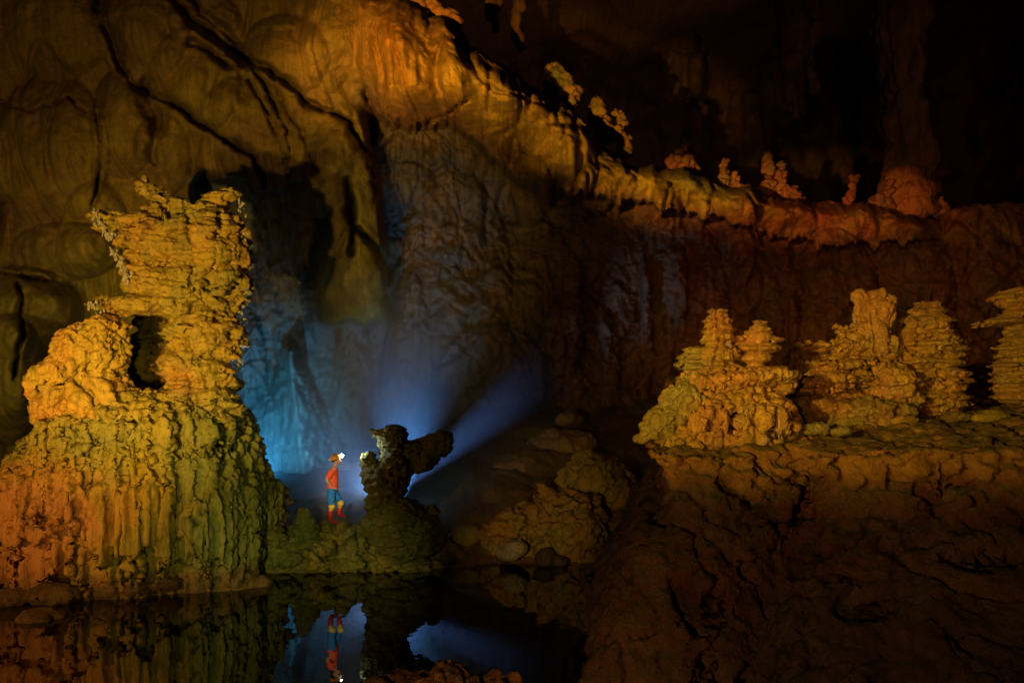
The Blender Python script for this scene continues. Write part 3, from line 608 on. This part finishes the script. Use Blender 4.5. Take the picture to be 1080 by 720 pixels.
rock('stalagmite', [(757, 333, 9, 7), (757, 343, 13, 10), (757, 358, 16, 12), (758, 374, 19, 12), (759, 390, 21, 14), (758, 408, 24, 20), (748, 396, 14, 16)], DA - .1, .022, stk(3), ycol, M_fine, 'tallest tapering stalagmite with ringed plates on the golden mound', 'stalagmite', G, 2)
rock('stalagmite', [(801, 342, 9, 6), (800, 353, 15, 9), (801, 366, 19, 9), (797, 379, 15, 9), (782, 360, 9, 5), (776, 356, 6, 3.5), (815, 358, 9, 3.5), (798, 392, 15, 9)], DA, .022, stk(13), ycol, M_fine, 'shorter ringed stalagmite with a side arm on the flat shelf of the golden mound', 'stalagmite', G, 2)
rock('stalagmite', [(733, 374, 13, 10), (731, 386, 16, 10), (735, 398, 16, 10), (742, 408, 14, 12)], DA, .022, stk(23), lambda V: mottle(V, OLI * 1.3, YEL * .8, 1.2, 8), M_fine, 'squat olive ringed stalagmite leaning on the left of the tallest tapering one', 'stalagmite', G, 2)
DB = 15.0
root = bpy.data.objects.new('flowstone_terrace', None); C.objects.link(root); OG = np.array((W(895, 0, DB)[0], DB, shelf_z(895, DB))); root.location = OG
tag(root, 'stepped golden flowstone terrace between the golden mound and the domed stalagmite', 'flowstone terrace')
V, Q = fuse([(850, 363, 10, 5, 0, .3), (868, 365, 20, 5, 0, .3), (888, 364, 14, 8, 0, .3), (892, 352, 10, 12), (884, 346, 7, 6), (905, 362, 16, 14), (930, 372, 22, 16, .1), (938, 392, 24, 20, .1)], DB, .026, 3)
V = shape(V, Q, [op_noise(.07, 1.5, 3), op_lump(.05, 5, 5), op_shelf(.06, 5.5, 8, .8), op_cav(.07, 4, 9, .1), op_cav(.03, 9, 19, .14), op_noise(.025, 10, 14)])
finish('top_step', V, Q, ycol(V), M_fine, root, OG)
V, Q = fuse([(866, 383, 20, 5, -.2, .45), (888, 386, 30, 6, -.1, .6), (878, 400, 38, 7, -.2, .6), (872, 412, 34, 5, -.2, .6), (905, 392, 26, 12, 0, .5), (878, 396, 28, 14, .2, .5), (935, 405, 30, 24, -.1, .6), (945, 425, 26, 16, -.1, .5), (918, 392, 22, 16, 0, .5), (884, 378, 30, 6, .2, .4), (900, 420, 46, 6, 0, .6)], DB, .028, 3)
V = shape(V, Q, [op_noise(.09, 1.3, 13), op_shelf(.10, 2.4, 18, .6), op_flute(.05, 5, 6, .4, .15), op_shelf(.04, 7, 19, .6), op_cav(.08, 4, 9, .1, .6), op_lump(.03, 9, 15), op_noise(.025, 10, 14)])
finish('middle_step', V, Q, ycol(V), M_fine, root, OG)
V, Q = fuse([(870, 430, 42, 12, -.3, .7), (905, 432, 44, 13, -.3, .8), (940, 434, 22, 10, -.3, .6), (890, 445, 60, 12, -.2, .9)], DB, .028, 3)
V = shape(V, Q, [op_noise(.10, 1.1, 23), op_lump(.05, 4, 25), op_shelf(.05, 4.5, 28, .8), op_cav(.07, 3, 29, .08), op_noise(.03, 9, 14)])
finish('lower_slab', V, Q, mottle(V, OLI * 1.1, ORA * .8, 1.2, 8), M_fine, root, OG)
rock('stalagmite', [(907, 312, 8, 8), (925, 311, 10, 7), (936, 318, 6, 9), (912, 330, 8, 16), (925, 330, 8, 18), (934, 334, 5, 18), (918, 350, 17, 16), (922, 368, 20, 12), (936, 362, 12, 10)], DB, .024, [op_noise(.06, 1.6, 3), op_flute(.06, 5, 6, .2, .06), op_cav(.07, 4, 9, .12, .15), op_lump(.05, 5, 7, lambda V: sm(5.9, 6.2, V[:, 2])), op_lump(.03, 10, 8), op_noise(.02, 9, 14)], ycol, M_fine, 'stalagmite with a frayed split head like a palm tree on the stepped terrace', 'stalagmite', G, 2)
rock('stalagmite', [(978, 328, 16, 9), (978, 340, 22, 11), (979, 352, 26, 8), (980, 366, 34, 13), (982, 380, 32, 12), (988, 398, 28, 18), (986, 416, 32, 16), (965, 402, 18, 20), (960, 420, 14, 14), (1005, 424, 16, 9), (952, 364, 14, 9), (958, 385, 18, 22), (1004, 368, 15, 11), (1004, 398, 16, 16), (960, 410, 24, 22), (975, 430, 40, 12)], DB + .2, .026, stk(33, 1.3), ycol, M_fine, 'stout stalagmite with a smooth domed cap over crumbling tiers', 'stalagmite', G, 2)
rock('stalagmite', [(1075, 314, 24, 11, 0, .5), (1080, 328, 26, 9), (1062, 340, 26, 6, 0, .5), (1040, 342, 16, 3, 0, .3, 8), (1085, 338, 30, 10), (1072, 354, 14, 10), (1078, 372, 26, 14), (1074, 392, 24, 20), (1080, 412, 30, 16), (1110, 370, 40, 60, .3)], DB + .6, .028, stk(43, 1.2), ycol, M_fine, 'broad overhanging stalagmite cut off by the right edge of the photo', 'stalagmite', G, 2)
# loose stones on the shelf
for (a, b, rx, ry, d, lab, c) in [(1046, 438, 22, 6, 14.2, 'flat yellowish stone below the overhanging stalagmite at the right edge', YEL), (954, 446, 15, 5, 13.9, 'flat brown stone in front of the domed stalagmite', ORA * .9), (860, 450, 15, 6, 13.0, 'small brown stone in front of the left end of the terrace', OLI * 1.2),
                                  (888, 453, 12, 5, 12.8, 'low olive stone in front of the middle of the terrace', OLI), (1010, 438, 18, 5, 14.6, 'dim flat stone at the foot of the domed stalagmite', BRN), (827, 452, 16, 10, 13.0, 'dark olive round stone right of the golden mound', OLI * .7)]:
    z = shelf_z(a, d); py = min(b + 3, pyz(z, d)) 
    rock('stone', [(a, py - ry * .3, rx, ry), (a + rx * .4, py, rx * .6, ry * .8), (a - rx * .4, py, rx * .6, ry)], d, .022, [op_noise(.05, 2.2, int(a)), op_noise(.02, 8, 14)], lambda V: mottle(V, c, OLI * .9, 1.5, 8), M_fine, lab, 'stone')

# ------------------------------------------------------------------ small stalagmites along the lit ridge, far column
def crest_depth(px):
    q, r = proj(WP); m = (np.abs(q - px) < 4)
    k = np.argmin(np.where(m, r, 1e9)); return float(WP[k, 1])
def drop(e):
    q, r = proj(WP); a = e[-1][0]; m = (np.abs(q - a) < 5); dy = float(np.min(np.where(m, r, 1e9)) - np.interp(a, TOPX, TOPY)) + 3
    return [(x[0], x[1] + dy) + tuple(x[2:]) for x in e] + [(e[-1][0], e[-1][1] + dy + 7, e[-1][2] * 1.25, 7, .3)]
GR = 'small stalagmites along the crest of the lit ridge'
ridge_st = [([(588, 74, 11, 10), (589, 88, 13, 13), (586, 100, 10, 10), (603, 98, 8, 8), (602, 106, 7, 8)], 'biggest knobbly ridge stalagmite with a small twin on the steep crest'),
            ([(630, 108, 4, 7), (630, 118, 8, 9), (632, 128, 9, 9), (638, 138, 8, 8)], 'pointed leaf-shaped ridge stalagmite right of the biggest knobbly one'),
            ([(652, 122, 8, 7), (656, 132, 8, 8), (652, 144, 9, 9), (660, 156, 5, 10)], 'squarish ridge stalagmite just above the dip where the crest turns level'),
            ([(722, 146, 4, 7), (718, 158, 7, 5), (712, 166, 10, 4), (720, 170, 14, 7)], 'dim crooked stalagmite at the start of the level crest'),
            ([(765, 168, 4, 5), (764, 178, 5, 8), (765, 192, 7, 9), (777, 184, 5, 5), (776, 196, 7, 9)], 'slim forked golden stalagmite halfway along the level crest'),
            ([(810, 164, 4, 6), (812, 176, 5, 9), (824, 172, 4, 6), (824, 184, 6, 8), (816, 196, 14, 8), (834, 202, 10, 6)], 'reddish stalagmite with two fingers right of the slim forked golden one'),
            ([(901, 185, 7, 6), (899, 195, 8, 7), (896, 206, 5, 6), (895, 214, 6, 5)], 'rounded bottle-shaped stalagmite on the reddish part of the crest'),
            ([(938, 190, 5, 4), (937, 200, 8, 6), (930, 210, 12, 6)], 'small stalagmite lump just left of the thick crumbling stump'),
            ([(988, 222, 8, 7), (992, 232, 8, 8)], 'reddish stalagmite knob right of the thick stump where the crest ends')]
for e, lab in ridge_st:
    d = crest_depth(e[-1][0]) + .15
    rock('stalagmite', drop(e), d, .07, [op_noise(.22, .8, int(e[0][0])), op_lump(.16, 1.8, 5), op_shelf(.14, 1.8, 7, .6), op_cav(.16, 1.6, 8, .1), op_lump(.06, 4, 9), op_noise(.06, 4, 4)], lambda V: mottle(V, ORA * .95, OLI, .8, 4) if e[0][0] < 700 else mottle(V, RED * 1.1, BRN, .8, 4), M_flow, lab, 'stalagmite', GR, 2)
rock('stalagmite', [(955, 190, 20, 14), (958, 206, 24, 14), (958, 222, 26, 14), (965, 200, 20, 12)], crest_depth(955) + .6, .08, [op_noise(.3, .8, 5), op_lump(.22, 1.5, 5), op_noise(.08, 3, 4)], lambda V: mottle(V, ORA * .8, RED, .8, 4), M_flow, 'thick crumbling stump of a stalagmite on the crest, below the tall dim column', 'stalagmite', GR, 2)
rock('cave_column', [(950, 20, 18, 60), (952, 80, 14, 60), (955, 130, 15, 50), (960, 170, 20, 36), (956, 200, 24, 30), (948, -60, 30, 60)], 37.5, .12, [op_noise(.4, .5, 5), op_flute(.18, 1.4, 5), op_lump(.2, 1.3, 5), op_noise(.08, 3, 4)], BRN, M_wall, 'tall dim column of rock rising behind the right part of the ridge', 'rock column', None, 2)
for (e, lab) in [([(440, -2, 6, 8), (442, 8, 7, 9)], 'leftmost ridge stalagmite knob, cut by the top edge of the photo'), ([(456, 6, 7, 7), (462, 16, 8, 8)], 'middle of three ridge stalagmite knobs near the top edge'), ([(474, 16, 7, 6), (476, 28, 8, 12), (482, 44, 8, 10)], 'orange stalagmite knob where the ridge starts to drop steeply')]:
    rock('stalagmite', e, crest_depth(e[0][0]) + .1, .06, [op_noise(.15, 1, 5), op_lump(.2, 2, 5), op_noise(.05, 4, 4)], ORA, M_flow, lab, 'stalagmite', GR, 2)
# hanging stalactites in the dark vault
GS = 'dim stalactites hanging in the dark vault'
for (a, t, bt, r, d, lab) in [(520, -60, 26, 12, 39, 'broad dim stalactite left of the others at the top edge'), (546, -60, 44, 9, 39.5, 'slim dim stalactite hanging lowest above the upper ridge'), (835, -60, 112, 16, 40, 'long dim stalactite above the level crest'), (856, -60, 84, 8, 40.5, 'thin dim stalactite beside the long one above the level crest')]:
    k = 9; es = [(a + 3 * math.sin(i * 1.7), t + (bt - t) * i / (k - 1), max(2.2, r * (1.5 - 1.35 * i / (k - 1))), (bt - t) / k) for i in range(k)]
    rock('stalactite', es, d, .10, [op_noise(.3, .6, int(a)), op_flute(.15, 1.6, 5), op_noise(.08, 3, 4)], BRN * 1.1, M_wall, lab, 'stalactite', GS, 2)

# ------------------------------------------------------------------ the caver
def skin_mesh(name, pts, edges, radii, mat, parent, sub=2, root=0):
    me = bpy.data.meshes.new(name); me.from_pydata(pts, edges, []); me.update()
    o = bpy.data.objects.new('tmp', me); C.objects.link(o)
    sk = o.modifiers.new('k', 'SKIN'); sk.use_smooth_shade = True; sk.branch_smoothing = .5
    for i, r in enumerate(radii):
        v = me.skin_vertices[0].data[i]; v.radius = (r, r) if not isinstance(r, tuple) else r; v.use_root = (i == root)
    s = o.modifiers.new('s', 'SUBSURF'); s.levels = sub; s.render_levels = sub
    dg = bpy.context.evaluated_depsgraph_get(); dg.update()
    nm = bpy.data.meshes.new_from_object(o.evaluated_get(dg)); nm.name = name
    bpy.data.objects.remove(o)
    nm.materials.clear()
    for p in nm.polygons: p.use_smooth = True
    return link(name, nm, mat, parent)
SKN = plain('skin', (.50, .28, .16), .5); SHIRT = plain('orange_red_shirt', (.80, .10, .03), .8); BLUE = plain('blue_cloth', (.02, .16, .42), .8)
YLW = plain('yellow_fabric', (.62, .42, .05), .7); REDB = plain('red_boot_rubber', (.50, .03, .025), .5); HELM = plain('orange_helmet_shell', (.75, .30, .03), .35, .5); WHT = plain('pale_fabric', (.72, .62, .40), .8); BLK = plain('dark_strap', (.03, .03, .03), .6)
GLOW = plain('lit_headlamp_lens', (.80, .92, 1.0), .3, .5, 160, 0)
def ell_obj(name, c, r, mat, parent, rot=(0, 0, 0), cut=None, n=14):
    sv, sq, st = unit_sphere(n)
    R = Matrix.Rotation(rot[2], 3, 'Z') @ Matrix.Rotation(rot[1], 3, 'Y') @ Matrix.Rotation(rot[0], 3, 'X')
    V = [tuple(R @ Vector((x * r[0], y * r[1], max(z, cut) * r[2] if cut is not None else z * r[2])) + Vector(c)) for (x, y, z) in sv]
    me = bpy.data.meshes.new(name); me.from_pydata(V, [], [tuple(q) for q in sq] + [tuple(q) for q in st]); me.update()
    for p in me.polygons: p.use_smooth = True
    return link(name, me, mat, parent)
def build_person():
    d = 20.95; px = 351
    gz = max(ground(px, d), CH - (552 - HY) / F * d)
    root = bpy.data.objects.new('person', None); C.objects.link(root)
    root.location = (W(px, 0, d)[0], d, CH - (551.5 - HY) / F * d)
    tag(root, 'caver in orange-red top, blue shorts and lit helmet standing on the mossy bank looking up', 'person')
    # local frame: facing +X (right), slightly away; root at the standing foot
    hip = .90
    P = [(-.02, 0, .93), (0, 0, 1.10), (.02, 0, 1.28), (.03, 0, 1.42), (.05, 0, 1.50), (.09, 0, 1.60),          # spine to head
         (-.02, -.09, .88), (-.03, -.10, .48), (-.05, -.10, .09), (.06, -.11, .04), (.13, -.11, .03),            # near leg, straight
         (.01, .10, .88), (.17, .12, .55), (.14, .12, .20), (.24, .13, .14), (.31, .13, .13),                    # far leg, on a step
         (.02, -.17, 1.41), (-.13, -.27, 1.16), (-.02, -.20, 1.00), (.0, -.185, .97),                              # near arm, elbow back
         (.03, .17, 1.41), (.02, .26, 1.15), (.05, .22, 1.0), (.07, .19, .96)]
    E = [(0, 1), (1, 2), (2, 3), (3, 4), (4, 5), (0, 6), (6, 7), (7, 8), (8, 9), (9, 10), (0, 11), (11, 12), (12, 13), (13, 14), (14, 15), (3, 16), (16, 17), (17, 18), (18, 19), (3, 20), (20, 21), (21, 22), (22, 23)]
    R = [(.14, .11), (.13, .10), (.15, .11), (.11, .09), .052, .062, .095, .058, .04, .035, .025, .095, .058, .04, .035, .025, .062, .043, .028, .026, .062, .043, .028, .026]
    body = skin_mesh('body', P, E, R, SKN, root)
    hd = (.095, 0, 1.63)
    ell_obj('head', hd, (.095, .075, .118), SKN, body, (0, -.35, 0))
    for s in (-1, 1): ell_obj('ear', (.08, s * .076, 1.62), (.02, .008, .032), SKN, body, n=6); ell_obj('eye', (.178, s * .03, 1.655), (.012, .014, .009), WHT, body, n=6)
    ell_obj('nose', (.192, 0, 1.628), (.022, .013, .02), SKN, body, n=6); ell_obj('mouth', (.178, 0, 1.588), (.012, .025, .008), REDB, body, n=6)
    ell_obj('hair', (.065, 0, 1.635), (.098, .083, .105), BLK, body, (0, -.35, 0), -.2)
    for (hx, hy, hz, sy) in ((.0, -.185, .97, 1), (.07, .19, .96, -1)):
        pts = [(hx, hy, hz), (hx + .045, hy, hz - .03)]; ed = [(0, 1)]; rr = [.026, .030]
        for i, (l_, o_) in enumerate(((.055, -.028), (.068, -.010), (.064, .008), (.050, .025))):
            b0 = len(pts); pts += [(hx + .06, hy + o_, hz - .035), (hx + .06 + l_ * .6, hy + o_, hz - .045), (hx + .06 + l_, hy + o_ + sy * .006, hz - .075)]; ed += [(1, b0), (b0, b0 + 1), (b0 + 1, b0 + 2)]; rr += [.010, .009, .007]
        b0 = len(pts); pts += [(hx + .03, hy + sy * .03, hz - .005), (hx + .07, hy + sy * .045, hz - .01)]; ed += [(1, b0), (b0, b0 + 1)]; rr += [.011, .008]
        skin_mesh('hand', pts, ed, rr, SKN, root, 1, 0)
    sp = [(-.02, 0, .80), (-.01, 0, 1.00), (.02, 0, 1.28), (.03, 0, 1.42), (.04, 0, 1.48), (.02, -.18, 1.41), (-.06, -.235, 1.27), (-.11, -.262, 1.18), (.03, .18, 1.41), (.025, .24, 1.25), (.02, .255, 1.18)]
    skin_mesh('shirt', sp, [(0, 1), (1, 2), (2, 3), (3, 4), (3, 5), (5, 6), (6, 7), (3, 8), (8, 9), (9, 10)], [(.17, .15), (.18, .155), (.19, .155), (.15, .12), .072, .090, .080, .072, .090, .080, .072], SHIRT, root)
    skin_mesh('collar', [(.03, 0, 1.455), (.05, 0, 1.50)], [(0, 1)], [.082, .07], WHT, root, 2)
    skin_mesh('shorts', [(-.02, 0, 1.02), (-.02, 0, .90), (-.02, -.09, .84), (-.028, -.10, .62), (-.032, -.10, .46), (.02, .10, .84), (.10, .115, .66), (.16, .12, .54)], [(0, 1), (1, 2), (2, 3), (3, 4), (1, 5), (5, 6), (6, 7)], [(.150, .13), (.155, .13), .118, .096, .086, .118, .096, .086], BLUE, root, 2)
    for kx, ky, kz in ((-.015, -.10, .45), (.175, .12, .50)): ell_obj('knee_pad', (kx, ky, kz), (.085, .08, .085), YLW, root, n=10)
    for s in (0, 1):
        a = [(-.038, -.10, .38), (-.045, -.10, .22), (-.05, -.10, .08), (.05, -.11, .055), (.14, -.11, .045)] if s == 0 else [(.165, .12, .42), (.15, .12, .32), (.14, .12, .19), (.23, .13, .165), (.32, .13, .15)]
        bt = skin_mesh('boot', a, [(0, 1), (1, 2), (2, 3), (3, 4)], [.072, .066, .062, .052, .042], REDB, root, 2)
        f = a[0]; skin_mesh('boot_cuff', [f, (f[0] - .003, f[1], f[2] - .05)], [(0, 1)], [.080, .078], YLW, bt, 1)
    h = ell_obj('helmet', (.065, 0, 1.685), (.128, .116, .125), HELM, root, (0, -.3, 0), -.15, 18)
    ell_obj('brim', (.075, 0, 1.672), (.136, .120, .014), YLW, h, (0, -.3, 0), None, 14)
    ell_obj('battery_pack', (-.07, 0, 1.66), (.035, .05, .035), WHT, h, (0, -.3, 0), None, 8)
    ell_obj('lamp_housing', (.19, 0, 1.745), (.03, .035, .03), BLK, h, (0, -.4, 0), None, 8)
    ell_obj('lamp_lens', (.215, 0, 1.757), (.034, .044, .044), GLOW, h, (0, -.4, 0), None, 10)
    root.rotation_euler = (0, 0, math.radians(8)); root.scale = (1.08, 1.08, 1.0)
    # step stone under the raised foot
    return root
person = build_person()
pl = person.location
rock('stone', [(361, 553, 9, 6, 0, .28), (358, 560, 12, 8, 0, .35)], 21.1, .018, [op_noise(.02, 3, 3), op_noise(.01, 9, 14)], OLI * .8, M_fine, 'small olive stone under the forward foot of the caver', 'stone')

# ------------------------------------------------------------------ air and lamps
m = bpy.data.materials.new('thin_mist'); m.use_nodes = True; n = m.node_tree.nodes; l = m.node_tree.links; n.clear()
ou = n.new('ShaderNodeOutputMaterial'); v = n.new('ShaderNodeVolumePrincipled'); v.inputs['Color'].default_value = (.86, .92, 1, 1); v.inputs['Density'].default_value = .0015; v.inputs['Anisotropy'].default_value = .0
l.new(v.outputs[0], ou.inputs['Volume'])
m.name = 'mist'
v.inputs['Density'].default_value = 0
tc = n.new('ShaderNodeTexCoord'); ln = n.new('ShaderNodeVectorMath'); ln.operation = 'LENGTH'; l.new(tc.outputs['Object'], ln.inputs[0])
mr = n.new('ShaderNodeMapRange'); mr.interpolation_type = 'SMOOTHSTEP'; mr.inputs['From Min'].default_value = 1.0; mr.inputs['From Max'].default_value = .25; mr.inputs['To Min'].default_value = 0; mr.inputs['To Max'].default_value = .13
l.new(ln.outputs['Value'], mr.inputs['Value']); l.new(mr.outputs[0], v.inputs['Density'])
mc = W(400, 440, 26.5)
o = ell_obj('mist', (0, 0, 0), (1, 1, 1), m, None, n=24); o.location = mc; o.scale = (6.6, 5.0, 6.5); tag(o, kind='stuff')
m.cycles.volume_step_rate = 2.0

def lamp(name, loc, aim, power, col, size=30, blend_=.5, r=.15, sx=1, kind='SPOT', rot=0):
    L = bpy.data.lights.new(name, kind); L.energy = power; L.color = col
    L.shadow_soft_size = r
    if kind == 'SPOT': L.spot_size = math.radians(size); L.spot_blend = blend_
    o = bpy.data.objects.new(name, L); C.objects.link(o); o.location = loc
    dv = Vector(aim) - Vector(loc); o.rotation_euler = dv.to_track_quat('-Z', 'Y').to_euler()
    if rot:
        o.rotation_euler = (dv.to_track_quat('-Z', 'Y').to_matrix() @ Matrix.Rotation(math.radians(rot), 3, 'Z')).to_euler()
    o.scale = (sx, 1, 1)
    return o
WARM = (1, .68, .12); AMB = (1, .50, .12); REDW = (1, .33, .08); BLU = (.10, .32, 1.0); CYA = (.05, .44, .90)
key = (-5.6, 3.0, 4.2)
lamp('column_lamp', (-7.4, 4.0, 3.1), W(175, 310, 18), 4200, (1, .66, .13), 40, .6)
lamp('skirt_lamp', (-12, 9, 2.4), W(85, 520, 17.5), 1150, AMB, 62, .9)
lamp('skirt_lamp', (-2, 1, 3.0), W(180, 500, 17.5), 1500, (.9, .8, .22), 26, .9)
lamp('wall_lamp', (-6.2, 3.0, 3.6), W(190, 200, 28), 3500, (1, .60, .13), 60, .8)
lamp('ridge_lamp', (-6.2, 0, 3.6), W(430, 65, 30), 34000, (1, .42, .06), 12, 1, sx=1.5)
lamp('ridge_lamp', (-8, 1, 3.8), W(572, 118, 29), 26000, (1, .52, .09), 7.5, 1, sx=1.8, rot=-33)
lamp('ridge_lamp', (-8, 1, 4.8), W(700, 200, 29), 30000, (1, .50, .08), 6, 1, sx=2.4)
lamp('ridge_lamp', (-8, 1, 4.8), W(855, 222, 30), 18000, REDW, 5.5, 1, sx=2.8)
lamp('middle_wall_fill', (-3, -1, 3.6), W(450, 200, 33), 1300, (.95, .88, .72), 10, 1, sx=1.3)  # added dim fills that lift the middle wall, not lamps in the cave
lamp('middle_wall_fill', (-3, -1, 3.6), W(600, 330, 33), 600, (1, .75, .4), 24, 1)
lamp('wall_lamp', (-14, 8, 3.0), W(15, 345, 27), 2400, (1, .72, .2), 40, 1)  # added side fill for the olive rock left of the column
lamp('middle_wall_fill', (-1, -1, 4.4), W(850, 320, 33), 2400, (1, .42, .16), 22, 1, sx=1.5)  # added reddish fill for the wall under the right ridge
lamp('shelf_lamp', (-5.0, 1.0, 5.7), W(860, 365, 14), 7200, (1, .60, .11), 23, 1, sx=2.2)
lamp('cliff_fill', (-3, -1, 3.0), W(740, 560, 11), 1900, (1, .50, .17), 50, .9)  # added warm fill to lift the cliff face
lamp('caver_fill', (-2.0, -1.0, 4.6), W(350, 512, 21), 13000, (1, .85, .6), 4.2, .5)  # added narrow spot that brightens the caver, apart from the headlamp
lamp('bank_lamp', (-3.0, -1.0, 4.6), W(335, 590, 20.5), 3000, (1, .85, .30), 12, .9, sx=1.5)
lamp('boulder_lamp', (-3.0, -1.0, 4.0), W(565, 535, 23), 3000, (1, .6, .16), 13, .9)
lamp('vault_fill', W(820, 285, 41), W(850, 40, 62), 2600, (1, .45, .16), 140, 1, .5)  # added unseen washes that lift the far vault and column
lamp('vault_fill', W(610, 200, 44), W(600, -20, 62), 900, (1, .5, .2), 130, 1, .5)
lamp('vault_fill', (4, -2, 5.0), W(950, 130, 38), 2600, (1, .45, .16), 24, 1, .5)
# blue lamps hidden behind the winged stalagmite and the great column
lamp('beam_lamp', W(402, 531, 22.9), W(545, 416, 27.0), 3600, (.18, .38, 1.0), 18, 1, .04)
lamp('upward_lamp', W(425, 528, 23.0), W(430, 380, 29), 3600, (.13, .42, 1.0), 40, 1, .04)
lamp('alcove_lamp', W(262, 512, 24.0), W(300, 430, 33), 4200, CYA, 46, .9, .05)
lamp('alcove_lamp', W(395, 520, 22.8), W(320, 440, 32), 1100, (.25, .5, 1.0), 60, .9, .05)
hl = Vector(pl) + Matrix.Rotation(math.radians(8), 3, 'Z') @ Vector((.30, .05, 1.78))
lamp('headlamp_glow', hl, hl + Vector((3, .5, .5)), 110, (.8, .92, 1.0), 64, 1, .03)
lamp('rim_lamp', W(275, 440, 21.5), W(245, 330, 19.5), 220, (.75, .9, 1), 60, .8, .05)

# ------------------------------------------------------------------ world, camera, render
w = bpy.data.worlds.new('World'); bpy.context.scene.world = w; w.use_nodes = True
bg = w.node_tree.nodes['Background']; bg.inputs[0].default_value = (.6, .5, .4, 1); bg.inputs[1].default_value = 0.0
cam = bpy.data.cameras.new('camera'); co = bpy.data.objects.new('camera', cam); C.objects.link(co)
cam.sensor_width = 36; cam.lens = F / 1080 * 36; cam.shift_y = (HY - 360) / 1080; cam.clip_end = 300; cam.clip_start = .05
co.location = (0, 0, CH); co.rotation_euler = (math.radians(90), 0, 0)
s = bpy.context.scene; s.camera = co
s.view_settings.view_transform = 'Standard'; s.view_settings.look = 'None'; s.view_settings.exposure = 0; s.view_settings.gamma = 1
s.render.engine = 'CYCLES'
cy = s.cycles; cy.use_denoising = True; cy.use_adaptive_sampling = True; cy.adaptive_threshold = .03; cy.denoiser = 'OPENIMAGEDENOISE'; cy.max_bounces = 5; cy.diffuse_bounces = 1; cy.glossy_bounces = 3; cy.volume_bounces = 0; cy.transparent_max_bounces = 4; cy.caustics_reflective = False; cy.caustics_refractive = False; cy.sample_clamp_indirect = 4
